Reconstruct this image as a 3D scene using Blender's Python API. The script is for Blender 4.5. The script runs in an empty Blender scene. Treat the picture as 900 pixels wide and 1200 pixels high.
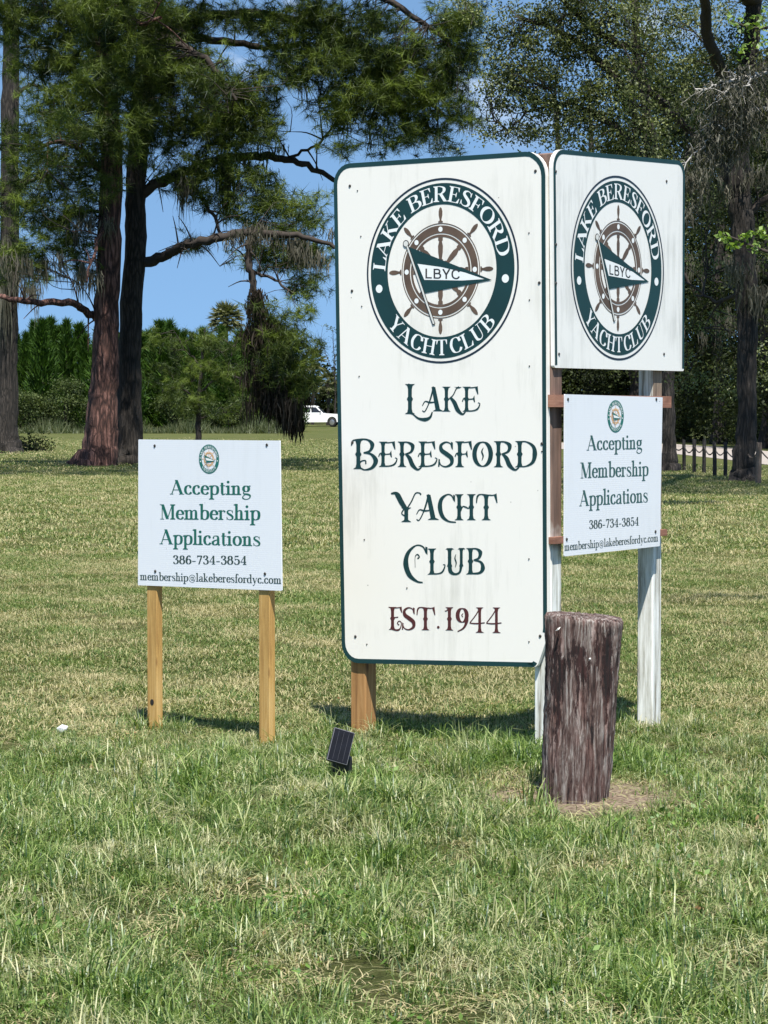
import bpy, math, random
import numpy as np
from mathutils import Vector, Matrix
from mathutils.geometry import delaunay_2d_cdt

# ------------------------------------------------------------------ camera, sky, sun, exposure
SC = bpy.context.scene
COL = SC.collection
FPX, CAMH = 3000.0, 1.55                       # focal length in photo pixels (900x1200), eye height in metres
PITCH = math.atan(110.0 / FPX)
cam_d = bpy.data.cameras.new("camera"); cam = bpy.data.objects.new("camera", cam_d); COL.objects.link(cam)
cam_d.sensor_fit = 'VERTICAL'; cam_d.sensor_height = 36.0; cam_d.lens = FPX / 1200.0 * 36.0
cam_d.clip_start = 0.1; cam_d.clip_end = 6000.0
cam.location = (0, 0, CAMH); cam.rotation_euler = (math.pi / 2 - PITCH, 0, 0)
SC.camera = cam

SUN_EL, SUN_AZ = math.radians(63), math.radians(7)      # sun behind the camera, a little to its right
w = bpy.data.worlds.new("World"); SC.world = w; w.use_nodes = True
nt = w.node_tree; nt.nodes.clear()
sky = nt.nodes.new("ShaderNodeTexSky"); sky.sky_type = 'NISHITA'; sky.sun_disc = False
sky.sun_elevation = SUN_EL; sky.sun_rotation = math.pi - SUN_AZ
sky.air_density = 1.0; sky.dust_density = 0.1; sky.ozone_density = 1.2; sky.altitude = 0
bg = nt.nodes.new("ShaderNodeBackground"); bg.inputs[1].default_value = 0.105
out = nt.nodes.new("ShaderNodeOutputWorld")
tc = nt.nodes.new("ShaderNodeTexCoord"); mp = nt.nodes.new("ShaderNodeMapping"); mp.inputs['Scale'].default_value = (1, 1, 2.2)
cn = nt.nodes.new("ShaderNodeTexNoise"); cn.inputs['Scale'].default_value = 9.0; cn.inputs['Detail'].default_value = 8; cn.inputs['Roughness'].default_value = .58
cr_ = nt.nodes.new("ShaderNodeValToRGB"); cr_.color_ramp.elements[0].position = .57; cr_.color_ramp.elements[1].position = .68
mx = nt.nodes.new("ShaderNodeMixRGB"); mx.inputs[2].default_value = (6.5, 6.8, 7.2, 1)
sep = nt.nodes.new("ShaderNodeSeparateXYZ"); mr = nt.nodes.new("ShaderNodeMapRange")
mr.inputs['From Min'].default_value = .10; mr.inputs['From Max'].default_value = .16
ml = nt.nodes.new("ShaderNodeMath"); ml.operation = 'MULTIPLY'
L = nt.links.new
# the clear dome is read a little above the sight line, so that the blue stays deep down to the trees
lift = nt.nodes.new("ShaderNodeVectorMath"); lift.operation = 'ADD'; lift.inputs[1].default_value = (0, 0, .30)
nrm = nt.nodes.new("ShaderNodeVectorMath"); nrm.operation = 'NORMALIZE'
L(tc.outputs['Generated'], lift.inputs[0]); L(lift.outputs[0], nrm.inputs[0]); L(nrm.outputs[0], sky.inputs[0])
L(tc.outputs['Generated'], mp.inputs[0]); L(mp.outputs[0], cn.inputs['Vector']); L(cn.outputs['Fac'], cr_.inputs[0])
L(tc.outputs['Generated'], sep.inputs[0]); L(sep.outputs['Z'], mr.inputs['Value'])
L(cr_.outputs[0], ml.inputs[0]); L(mr.outputs[0], ml.inputs[1]); L(ml.outputs[0], mx.inputs[0])
tn = nt.nodes.new('ShaderNodeMixRGB'); tn.blend_type = 'MULTIPLY'; tn.inputs[0].default_value = 1; tn.inputs[2].default_value = (.88, 1.02, 1.04, 1); L(sky.outputs[0], tn.inputs[1]); L(tn.outputs[0], mx.inputs[1]); L(mx.outputs[0], bg.inputs[0]); L(bg.outputs[0], out.inputs[0])

sun_d = bpy.data.lights.new("sun", 'SUN'); sun_d.energy = 5.0; sun_d.angle = math.radians(0.53); sun_d.color = (1.0, .955, .88)
sun = bpy.data.objects.new("sun", sun_d); COL.objects.link(sun); sun.location = (3, -10, 20)
sdir = Vector((-math.sin(SUN_AZ) * math.cos(SUN_EL), math.cos(SUN_AZ) * math.cos(SUN_EL), -math.sin(SUN_EL)))
sun.rotation_euler = sdir.to_track_quat('-Z', 'Y').to_euler()
SC.view_settings.view_transform = 'Standard'; SC.view_settings.look = 'None'
SC.view_settings.exposure = 0.85; SC.view_settings.gamma = 1.0; SC.view_settings.use_curve_mapping = False
SC.render.resolution_x, SC.render.resolution_y = 768, 1024
SC.cycles.max_bounces = 6; SC.cycles.transparent_max_bounces = 4; SC.cycles.transmission_bounces = 4

# ------------------------------------------------------------------ helpers
RNG = np.random.default_rng(7)
random.seed(3)
ORI = np.array([0, 0, CAMH])
UPC = np.array([0, math.sin(PITCH), math.cos(PITCH)]); FWC = np.array([0, math.cos(PITCH), -math.sin(PITCH)])
def ray(px, py):
    return np.array([(px - 450) / FPX, 0, 0]) + UPC * (-(py - 600) / FPX) + FWC
def at(px, py, D):
    """where the sight line of photo pixel (px, py) stands D metres out"""
    r = ray(px, py); return ORI + r * (D / r[1])
def onground(px, py):
    r = ray(px, py); return ORI + r * (-CAMH / r[2])

def tag(o, label=None, cat=None, group=None, kind=None):
    if label: o['label'] = label
    if cat: o['category'] = cat
    if group: o['group'] = group
    if kind: o['kind'] = kind
    return o
def empty(name, loc=(0, 0, 0), rz=0, **k):
    o = bpy.data.objects.new(name, None); COL.objects.link(o); o.location = loc; o.rotation_euler = (0, 0, rz)
    o.empty_display_size = .2
    return tag(o, **k)
def link(name, me, parent=None, **k):
    o = bpy.data.objects.new(name, me); COL.objects.link(o)
    if parent is not None: o.parent = parent
    return tag(o, **k)
def copy_tree(o, parent=None):
    c = o.copy(); COL.objects.link(c)
    if parent is not None: c.parent = parent
    for ch in list(o.children): copy_tree(ch, c)
    return c

def npmesh(name, V, F, mat=None, smooth=False, tint=None, mats=None, midx=None):
    """V (n,3), F (m,3) or (m,4) arrays; tint = per-vertex float attribute"""
    V = np.asarray(V, dtype=np.float32); F = np.asarray(F, dtype=np.int32)
    me = bpy.data.meshes.new(name); k = F.shape[1]
    me.vertices.add(len(V)); me.vertices.foreach_set('co', V.ravel())
    me.loops.add(F.size); me.loops.foreach_set('vertex_index', F.ravel())
    me.polygons.add(len(F)); me.polygons.foreach_set('loop_start', np.arange(0, F.size, k, dtype=np.int32))
    if smooth: me.polygons.foreach_set('use_smooth', np.ones(len(F), dtype=bool))
    for m in (mats or ([mat] if mat else [])): me.materials.append(m)
    if midx is not None: me.polygons.foreach_set('material_index', np.asarray(midx, dtype=np.int32))
    if tint is not None:
        a = me.attributes.new('tint', 'FLOAT', 'POINT'); a.data.foreach_set('value', np.asarray(tint, dtype=np.float32))
    me.update(calc_edges=True); return me
def pymesh(name, V, F, mat=None, smooth=False, mats=None, midx=None):
    me = bpy.data.meshes.new(name); me.from_pydata([tuple(map(float, v)) for v in V], [], F)
    for m in (mats or ([mat] if mat else [])): me.materials.append(m)
    if smooth: me.polygons.foreach_set('use_smooth', [True] * len(me.polygons))
    if midx is not None: me.polygons.foreach_set('material_index', midx)
    me.update(); return me

class Acc:
    """collects triangles / quads (as triangles) with tints into one mesh"""
    def __init__(s): s.V = []; s.F = []; s.T = []; s.n = 0
    def add(s, V, F, t=None):
        V = np.asarray(V, float); F = np.asarray(F, int)
        if len(V) == 0: return
        if F.shape[1] == 4: F = np.concatenate([F[:, [0, 1, 2]], F[:, [0, 2, 3]]])
        s.V.append(V); s.F.append(F + s.n); s.n += len(V)
        s.T.append(np.zeros(len(V)) if t is None else (np.full(len(V), float(t)) if np.isscalar(t) else np.asarray(t, float)))
    def mesh(s, name, mat, smooth=False, origin=(0, 0, 0)):
        return npmesh(name, np.concatenate(s.V) - np.asarray(origin, float), np.concatenate(s.F), mat, smooth, np.concatenate(s.T))

def smooth_path(pts, n=6):
    P = np.asarray(pts, float)
    if len(P) < 3:
        return np.array([P[0] + (P[-1] - P[0]) * t for t in np.linspace(0, 1, n + 1)])
    Q = np.vstack([2 * P[0] - P[1], P, 2 * P[-1] - P[-2]]); o = []
    for i in range(1, len(Q) - 2):
        a, b, c, d = Q[i - 1:i + 3]
        for t in np.arange(n) / n:
            o.append(.5 * ((2 * b) + (c - a) * t + (2 * a - 5 * b + 4 * c - d) * t * t + (-a + 3 * b - 3 * c + d) * t ** 3))
    o.append(P[-1]); return np.array(o)
def tube(pts, rad, sides=8, rough=0.0, rng=RNG, lobes=None):
    """tapered tube along pts, closed ends by shrinking"""
    P = np.asarray(pts, float); n = len(P)
    R = np.interp(np.linspace(0, 1, n), np.linspace(0, 1, len(rad)), rad) if len(rad) != n else np.asarray(rad, float)
    T = np.gradient(P, axis=0); T /= np.linalg.norm(T, axis=1)[:, None] + 1e-9
    ref = np.array([0, 0, 1.]) if abs(T[0, 2]) < .8 else np.array([1., 0, 0])
    A = np.cross(T, ref); A /= np.linalg.norm(A, axis=1)[:, None] + 1e-9; B = np.cross(T, A)
    ang = np.linspace(0, 2 * np.pi, sides, endpoint=False)
    rr = R[:, None] * (1 + rough * rng.normal(size=(n, sides)))
    if lobes is not None: rr = rr * lobes(ang[None, :], np.linspace(0, 1, n)[:, None])
    V = P[:, None, :] + rr[..., None] * (np.cos(ang)[None, :, None] * A[:, None, :] + np.sin(ang)[None, :, None] * B[:, None, :])
    V = V.reshape(-1, 3)
    i = np.arange(n - 1)[:, None] * sides; j = np.arange(sides)[None, :]; k = (j + 1) % sides
    F = np.stack([i + j, i + k, i + sides + k, i + sides + j], -1).reshape(-1, 4)
    return V, F

# ------------------------------------------------------------------ materials
def newmat(name):
    m = bpy.data.materials.new(name); m.use_nodes = True; nt = m.node_tree
    return m, nt, nt.nodes['Principled BSDF'], nt.links.new
def N(nt, kind, **kw):
    n = nt.nodes.new(kind)
    for k, v in kw.items():
        if k.startswith('i_'): n.inputs[k[2:].replace('_', ' ')].default_value = v
        else: setattr(n, k, v)
    return n
def ramp(nt, stops):
    r = nt.nodes.new("ShaderNodeValToRGB"); e = r.color_ramp.elements
    while len(e) < len(stops): e.new(.5)
    for q, (p, c) in zip(e, stops): q.position = p; q.color = (*c, 1) if len(c) == 3 else c
    return r
def plain(name, col, rough=.6, metal=0.0, noise=0.0, nscale=8.0, bump=0.0):
    m, nt, b, L = newmat(name)
    b.inputs['Base Color'].default_value = (*col, 1); b.inputs['Roughness'].default_value = rough; b.inputs['Metallic'].default_value = metal
    if noise or bump:
        tc = N(nt, 'ShaderNodeTexCoord'); n = N(nt, 'ShaderNodeTexNoise', i_Scale=nscale, i_Detail=6.0)
        L(tc.outputs['Object'], n.inputs['Vector'])
        if noise:
            r = ramp(nt, [(.3, tuple(c * (1 - noise) for c in col)), (.7, tuple(min(1, c * (1 + noise)) for c in col))])
            L(n.outputs['Fac'], r.inputs[0]); L(r.outputs[0], b.inputs['Base Color'])
        if bump:
            bp = N(nt, 'ShaderNodeBump', i_Strength=bump, i_Distance=.01); L(n.outputs['Fac'], bp.inputs['Height']); L(bp.outputs[0], b.inputs['Normal'])
    return m
def leafmat(name, dark, light, transl=.3, rough=.5, gloss=.08, world_noise=None, dry=None, lobj=False):
    """diffuse + translucent leaf whose colour runs dark..light with the tint attribute"""
    m, nt, b, L = newmat(name); nt.nodes.remove(b)
    o = nt.nodes['Material Output']
    at_ = N(nt, 'ShaderNodeAttribute', attribute_name='tint')
    r = ramp(nt, [(0, dark), (1, light)]); L(at_.outputs['Fac'], r.inputs[0]); col = r.outputs[0]
    if world_noise:
        g = N(nt, 'ShaderNodeNewGeometry'); n = N(nt, 'ShaderNodeTexNoise', i_Scale=world_noise[0], i_Detail=5.0, i_Roughness=.65)
        L(g.outputs['Position'], n.inputs['Vector'])
        ad = N(nt, 'ShaderNodeMath', operation='MULTIPLY_ADD'); ad.inputs[1].default_value = world_noise[1]; ad.inputs[2].default_value = world_noise[2]
        L(at_.outputs['Fac'], ad.inputs[0])
        ad2 = N(nt, 'ShaderNodeMath', operation='ADD'); L(ad.outputs[0], ad2.inputs[0]); L(n.outputs['Fac'], ad2.inputs[1])
        rr = ramp(nt, [(.42, (0, 0, 0)), (.68, (1, 1, 1))]); L(ad2.outputs[0], rr.inputs[0])
        mix = N(nt, 'ShaderNodeMixRGB'); mix.inputs[2].default_value = (*dry, 1)
        L(rr.outputs[0], mix.inputs[0]); L(col, mix.inputs[1]); col = mix.outputs[0]
    d = N(nt, 'ShaderNodeBsdfDiffuse'); t = N(nt, 'ShaderNodeBsdfTranslucent'); g2 = N(nt, 'ShaderNodeBsdfGlossy', i_Roughness=rough)
    g2.inputs['Color'].default_value = (.9, .95, 1, 1)
    m1 = N(nt, 'ShaderNodeMixShader'); m1.inputs[0].default_value = transl; m2 = N(nt, 'ShaderNodeMixShader'); m2.inputs[0].default_value = gloss
    hs = N(nt, 'ShaderNodeMixRGB', blend_type='MULTIPLY'); hs.inputs[0].default_value = 1; hs.inputs[2].default_value = (1.2, 1.35, .5, 1)
    L(col, d.inputs[0]); L(col, hs.inputs[1]); L(hs.outputs[0], t.inputs[0])
    L(d.outputs[0], m1.inputs[1]); L(t.outputs[0], m1.inputs[2]); L(m1.outputs[0], m2.inputs[1]); L(g2.outputs[0], m2.inputs[2]); L(m2.outputs[0], o.inputs[0])
    return m
def barkmat(name, c0, c1, c2, scale=9.0, squash=.22, bump=.9, dist=.05):
    m, nt, b, L = newmat(name); b.inputs['Roughness'].default_value = .95
    tc = N(nt, 'ShaderNodeTexCoord'); mp = N(nt, 'ShaderNodeMapping'); mp.inputs['Scale'].default_value = (1, 1, squash)
    ns = N(nt, 'ShaderNodeTexNoise', i_Scale=2.5, i_Detail=4.0)
    v = N(nt, 'ShaderNodeTexVoronoi', feature='DISTANCE_TO_EDGE', i_Scale=scale, i_Randomness=1.0); n = N(nt, 'ShaderNodeTexNoise', i_Scale=scale * 1.5, i_Detail=10.0, i_Roughness=.8)
    mixv = N(nt, 'ShaderNodeMixRGB'); mixv.inputs[0].default_value = .30
    L(tc.outputs['Object'], mp.inputs[0]); L(mp.outputs[0], mixv.inputs[1]); L(mp.outputs[0], ns.inputs['Vector']); L(ns.outputs['Color'], mixv.inputs[2])
    L(mixv.outputs[0], v.inputs['Vector']); L(mp.outputs[0], n.inputs['Vector'])
    mm = N(nt, 'ShaderNodeMath', operation='MULTIPLY'); rr = ramp(nt, [(0, (.35, .35, .35)), (.22, (1, 1, 1))]); L(v.outputs['Distance'], rr.inputs[0])
    L(rr.outputs[0], mm.inputs[0]); L(n.outputs['Fac'], mm.inputs[1])
    r = ramp(nt, [(.16, c0), (.40, c1), (.62, c2)]); L(mm.outputs[0], r.inputs[0]); L(r.outputs[0], b.inputs['Base Color'])
    bp = N(nt, 'ShaderNodeBump', i_Strength=bump, i_Distance=dist); L(mm.outputs[0], bp.inputs['Height']); L(bp.outputs[0], b.inputs['Normal'])
    return m
def woodmat(name, dark, mid, light, along=(14, 14, .9), bump=.3, knots=True):
    """sawn timber with grain running along local z"""
    m, nt, b, L = newmat(name); b.inputs['Roughness'].default_value = .75
    tc = N(nt, 'ShaderNodeTexCoord'); mp = N(nt, 'ShaderNodeMapping'); mp.inputs['Scale'].default_value = along
    n = N(nt, 'ShaderNodeTexNoise', i_Scale=3.0, i_Detail=8.0, i_Roughness=.62, i_Distortion=.6)
    L(tc.outputs['Object'], mp.inputs[0]); L(mp.outputs[0], n.inputs['Vector'])
    r = ramp(nt, [(.30, dark), (.5, mid), (.72, light)]); L(n.outputs['Fac'], r.inputs[0]); col = r.outputs[0]
    if knots:
        mp2 = N(nt, 'ShaderNodeMapping'); mp2.inputs['Scale'].default_value = (7, 7, 3.2); L(tc.outputs['Object'], mp2.inputs[0])
        v = N(nt, 'ShaderNodeTexVoronoi', i_Scale=1.0); L(mp2.outputs[0], v.inputs['Vector'])
        k = ramp(nt, [(.06, (.25, .14, .08)), (.13, (1, 1, 1))]); L(v.outputs['Distance'], k.inputs[0])
        mk = N(nt, 'ShaderNodeMixRGB', blend_type='MULTIPLY'); mk.inputs[0].default_value = .8; L(col, mk.inputs[1]); L(k.outputs[0], mk.inputs[2]); col = mk.outputs[0]
    L(col, b.inputs['Base Color'])
    bp = N(nt, 'ShaderNodeBump', i_Strength=bump, i_Distance=.004); L(n.outputs['Fac'], bp.inputs['Height']); L(bp.outputs[0], b.inputs['Normal'])
    return m
# ------------------------------------------------------------------ lettering: a small font engine of pen strokes
def pen(pts, thin, thick, widths=None, n=7, smooth=True):
    P = smooth_path(pts, n) if smooth and len(pts) > 2 else np.asarray(pts, float)
    T = np.gradient(P, axis=0); T /= np.linalg.norm(T, axis=1)[:, None] + 1e-9
    if widths is None: W = thin + (thick - thin) * np.abs(T[:, 1]) ** 1.6
    else: W = np.interp(np.linspace(0, 1, len(P)), np.linspace(0, 1, len(widths)), widths)
    Nn = np.stack([-T[:, 1], T[:, 0]], 1) * W[:, None] / 2
    A, B = P + Nn, P - Nn
    return [t for i in range(len(P) - 1) for t in ([tuple(A[i]), tuple(B[i]), tuple(B[i + 1])], [tuple(A[i]), tuple(B[i + 1]), tuple(A[i + 1])])]
def disc(x, y, r, n=12, ry=None):
    ry = ry or r
    return [[(x + r * math.cos(2 * math.pi * k / n), y + ry * math.sin(2 * math.pi * k / n)) for k in range(n)]]
def ell(cx, cy, rx, ry, n=16):
    return [(cx + rx * math.sin(2 * math.pi * k / n), cy + ry * math.cos(2 * math.pi * k / n)) for k in range(n + 1)]

def serif_glyph(ch, T=.15, t=.045):
    g = []
    def s(x, y0, y1, top='b', bot='b', w=None):
        h = (w or T) / 2; e = .085; k = t * .9
        g.append([(x - h, y0), (x + h, y0), (x + h, y1), (x - h, y1)])
        for y, sg, f in ((y0, 1, bot), (y1, -1, top)):
            if not f: continue
            l = x - h - (e if f in 'bl' else 0); r = x + h + (e if f in 'br' else 0)
            g.append([(l, y), (r, y), (r, y + sg * k), (x + h, y + sg * (k + .05)), (x - h, y + sg * (k + .05)), (l, y + sg * k)])
    def flag(x, y1):          # slanted head serif of a lowercase stem
        h = T / 2; g.append([(x - h, y1), (x - h - .09, y1 - .04), (x - h - .09, y1 - .075), (x - h, y1 - .10)])
    def ls(x, y0, y1, bot='b'): s(x, y0, y1, '', bot); flag(x, y1)
    def d(x0, y0, x1, y1, w): g.append([(x0 - w / 2, y0), (x0 + w / 2, y0), (x1 + w / 2, y1), (x1 - w / 2, y1)])
    def c(p, w=None): g.extend(pen(p, t, T * 1.08, w))
    def r(a, b, x, y): g.append([(a, b), (x, b), (x, y), (a, y)])
    def f(x, y, w): r(x - w / 2, y - (t * .9 if y > .3 else 0), x + w / 2, y + (0 if y > .3 else t * .9))
    def p(*q): g.append(list(q))
    def ball(x, y, q): g.extend(disc(x, y, q))
    bowl = [(.15, .47), (.22, .57), (.34, .62), (.49, .54), (.53, .32), (.48, .10), (.34, .02), (.22, .05), (.15, .13)]
    def arch(x): c([(x, .44), (x + .09, .57), (x + .19, .615), (x + .275, .56), (x + .29, .42), (x + .29, .3)], [t, t, t * 1.3, T * .8, T, T])
    a = 0
    if ch == 'A': d(.08, 0, .39, 1, .06); d(.37, 1, .70, 0, .18); r(.17, .29, .56, .29 + t); f(.08, 0, .22); f(.70, 0, .32); a = .84
    elif ch == 'B': s(.17, 0, 1, 'l', 'l'); c([(.17, .98), (.38, .975), (.56, .88), (.57, .70), (.42, .545), (.17, .53)]); c([(.17, .525), (.44, .51), (.63, .38), (.62, .14), (.42, .025), (.17, .025)]); a = .76
    elif ch == 'C': c([(.68, .70), (.60, .90), (.42, .98), (.21, .88), (.10, .50), (.21, .12), (.42, .02), (.60, .09), (.70, .28)]); p((.67, 1), (.705, 1), (.705, .66), (.66, .72), (.63, .9)); a = .79
    elif ch == 'D': s(.17, 0, 1, 'l', 'l'); c([(.17, .977), (.42, .97), (.66, .82), (.74, .5), (.66, .18), (.42, .03), (.17, .023)]); a = .85
    elif ch in 'EFL':
        s(.17, 0, 1, 'l' if ch != 'L' else 'b', 'l' if ch != 'F' else 'b')
        if ch != 'L': r(.17, 1 - t, .60, 1); p((.60, 1), (.60, .72), (.575, .72), (.50, 1 - t)); r(.17, .49, .45, .49 + t); p((.47, .66), (.47, .36), (.445, .36), (.40, .5), (.445, .66))
        if ch != 'F': r(.17, 0, .62, t); p((.62, 0), (.66, .30), (.63, .30), (.50, t), (.5, 0))
        a = {'E': .73, 'F': .66, 'L': .70}[ch]
    elif ch == 'H': s(.17, 0, 1); s(.67, 0, 1); r(.17, .49, .67, .49 + t); a = .86
    elif ch == 'K': s(.17, 0, 1); d(.22, .40, .62, 1, .06); d(.34, .60, .70, 0, .19); f(.62, 1, .26); f(.71, 0, .3); a = .85
    elif ch == 'M': s(.80, 0, 1); d(.14, 0, .14, 1, .05); d(.16, 1, .47, .03, .18); d(.47, .03, .78, 1, .055); f(.14, 0, .24); f(.10, 1, .22); a = .98
    elif ch == 'O': c(ell(.43, .5, .33, .475)); a = .87
    elif ch == 'R': s(.17, 0, 1, 'l', 'b'); c([(.17, .98), (.40, .975), (.59, .87), (.60, .68), (.44, .52), (.17, .50)]); d(.40, .53, .67, 0, .18); f(.72, 0, .24); a = .84
    elif ch in 'Ss':
        q = []; g0 = len(g)
        c([(.52, .72), (.47, .90), (.31, .975), (.15, .89), (.13, .72), (.28, .57), (.43, .45), (.53, .28), (.48, .09), (.29, .025), (.14, .10), (.07, .30)], [t, t, t * 1.2, T * .8, T, T * 1.25, T * 1.25, T, T * .8, t * 1.2, t, t])
        p((.505, .97), (.54, .97), (.545, .67), (.50, .72)); p((.06, .02), (.095, .02), (.10, .29), (.055, .33)); a = .64
        if ch == 's': g[:] = [[(x * .76, y * .645) for x, y in pl] for pl in g]; a = .48
    elif ch == 'T': s(.36, 0, 1, '', 'b'); r(.03, 1 - t, .69, 1); p((.03, 1), (.03, .70), (.055, .70), (.13, 1 - t)); p((.69, 1), (.69, .70), (.665, .70), (.59, 1 - t)); a = .74
    elif ch == 'U': s(.18, .3, 1, 'b', ''); c([(.18, .36), (.21, .14), (.38, .03), (.55, .12), (.60, .36)], [T, T, t * 1.4, t, t]); r(.60 - t / 2, .3, .60 + t / 2, 1); f(.60, 1, .24); a = .8
    elif ch == 'Y': s(.38, 0, .45, '', 'b'); d(.38, .42, .12, 1, .18); d(.38, .42, .65, 1, .06); f(.13, 1, .30); f(.65, 1, .24); a = .78
    elif ch == 'a': s(.42, .06, .44, '', ''); c([(.12, .48), (.16, .59), (.28, .62), (.40, .57), (.42, .42)], [t, t, t, T * .7, T]); c([(.42, .37), (.22, .31), (.10, .21), (.11, .08), (.22, .025), (.32, .06), (.42, .14)]); ball(.13, .49, .055); c([(.42, .10), (.46, .02), (.54, .05)], [T * .8, t * 1.5, t]); a = .57
    elif ch == 'b': ls(.15, .02, 1.04, ''); c(bowl); a = .62
    elif ch == 'd': s(.46, 0, 1.04, '', 'r'); flag(.46, 1.04); c([(.61 - x, y) for x, y in bowl]); a = .64
    elif ch == 'p': ls(.15, -.33, .63); c(bowl); a = .62
    elif ch == 'c': c([(.42, .50), (.36, .60), (.27, .62), (.14, .53), (.09, .31), (.15, .10), (.29, .025), (.38, .06), (.46, .16)]); ball(.41, .50, .06); a = .51
    elif ch == 'e': c([(.11, .35), (.44, .36), (.42, .52), (.29, .62), (.15, .54), (.09, .31), (.15, .10), (.30, .025), (.39, .06), (.47, .16)]); a = .53
    elif ch == 'f': s(.18, 0, .86, '', 'b'); c([(.18, .80), (.21, .97), (.32, 1.04), (.41, .99)], [T, T, t, t]); ball(.41, .96, .055); r(.04, .60, .35, .60 + t * .9); a = .37
    elif ch == 'g':
        c(ell(.26, .42, .155, .19)); c([(.38, .54), (.45, .61), (.52, .59)], [t, t, .07])
        c([(.16, .24), (.09, .14), (.16, .07), (.36, .04), (.49, -.05), (.45, -.22), (.25, -.30), (.07, -.22), (.08, -.09), (.20, .02)], [t, t, .09, .12, .11, .05, t, .08, .05, t]); a = .56
    elif ch == 'h': ls(.15, 0, 1.04); arch(.15); s(.44, 0, .34, '', 'b'); a = .63
    elif ch == 'i': ls(.15, 0, .63); ball(.14, .87, .085); a = .32
    elif ch == 'k': ls(.15, 0, 1.04); d(.20, .24, .44, .63, .05); d(.28, .36, .50, 0, .16); f(.44, .63, .22); f(.51, 0, .26); a = .62
    elif ch == 'l': ls(.15, 0, 1.04); a = .32
    elif ch == 'm': ls(.15, 0, .63); arch(.15); s(.44, 0, .34, '', 'b'); arch(.44); s(.73, 0, .34, '', 'b'); a = .93
    elif ch == 'n': ls(.15, 0, .63); arch(.15); s(.44, 0, .34, '', 'b'); a = .63
    elif ch == 'o': c(ell(.30, .32, .205, .295)); a = .6
    elif ch == 'r': ls(.15, 0, .63); c([(.15, .42), (.24, .57), (.36, .60)], [t, t, .07]); ball(.38, .55, .06); a = .46
    elif ch == 't': s(.17, .14, .82, '', ''); c([(.17, .18), (.20, .04), (.30, .03), (.37, .10)], [T, T * .8, t, t]); r(.04, .60, .35, .60 + t * .9); a = .39
    elif ch == 'y': d(.30, .02, .11, .63, .15); c([(.50, .63), (.32, .04), (.22, -.22), (.12, -.29)], [.05, .05, .05, .06]); ball(.11, -.25, .06); f(.11, .63, .26); f(.50, .63, .2); a = .6
    elif ch == '3': c([(.10, .76), (.18, .91), (.32, .93), (.43, .80), (.38, .62), (.22, .53)]); c([(.22, .53), (.42, .46), (.49, .27), (.40, .07), (.23, .025), (.09, .14)]); ball(.12, .74, .055); ball(.11, .19, .06); a = .58
    elif ch == '4': d(.06, .28, .40, .95, .055); r(.04, .25, .54, .25 + t * 1.2); s(.40, 0, .95, '', 'b'); a = .6
    elif ch == '5': c([(.13, .50), (.26, .59), (.43, .52), (.49, .29), (.41, .07), (.24, .025), (.09, .13)]); r(.11, .48, .15, .94); p((.11, .95), (.46, .97), (.44, .84), (.11, .84)); ball(.11, .18, .06); a = .58
    elif ch == '6': c(ell(.30, .29, .19, .265)); c([(.45, .82), (.36, .93), (.22, .84), (.12, .58), (.11, .32)]); ball(.44, .80, .055); a = .58
    elif ch == '7': p((.07, .95), (.52, .95), (.50, .87), (.10, .81)); p((.07, .95), (.11, .95), (.12, .68), (.08, .68)); d(.24, 0, .49, .9, .12); a = .57
    elif ch == '8': c(ell(.29, .72, .15, .2)); c(ell(.29, .28, .20, .255)); a = .58
    elif ch == '-': r(.05, .27, .37, .35); a = .42
    elif ch == '.': ball(.12, .07, .085); a = .25
    elif ch == '@':
        c([(.80, .12), (.62, -.08), (.38, -.10), (.15, .08), (.08, .35), (.18, .64), (.45, .80), (.74, .68), (.84, .42), (.76, .18), (.64, .12), (.60, .25)], [t] * 12)
        c(ell(.45, .35, .14, .2), [.05, .10, .10, .05, .07, .1, .05]); d(.58, .14, .62, .56, .08); a = .94
    return g, a

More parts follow.
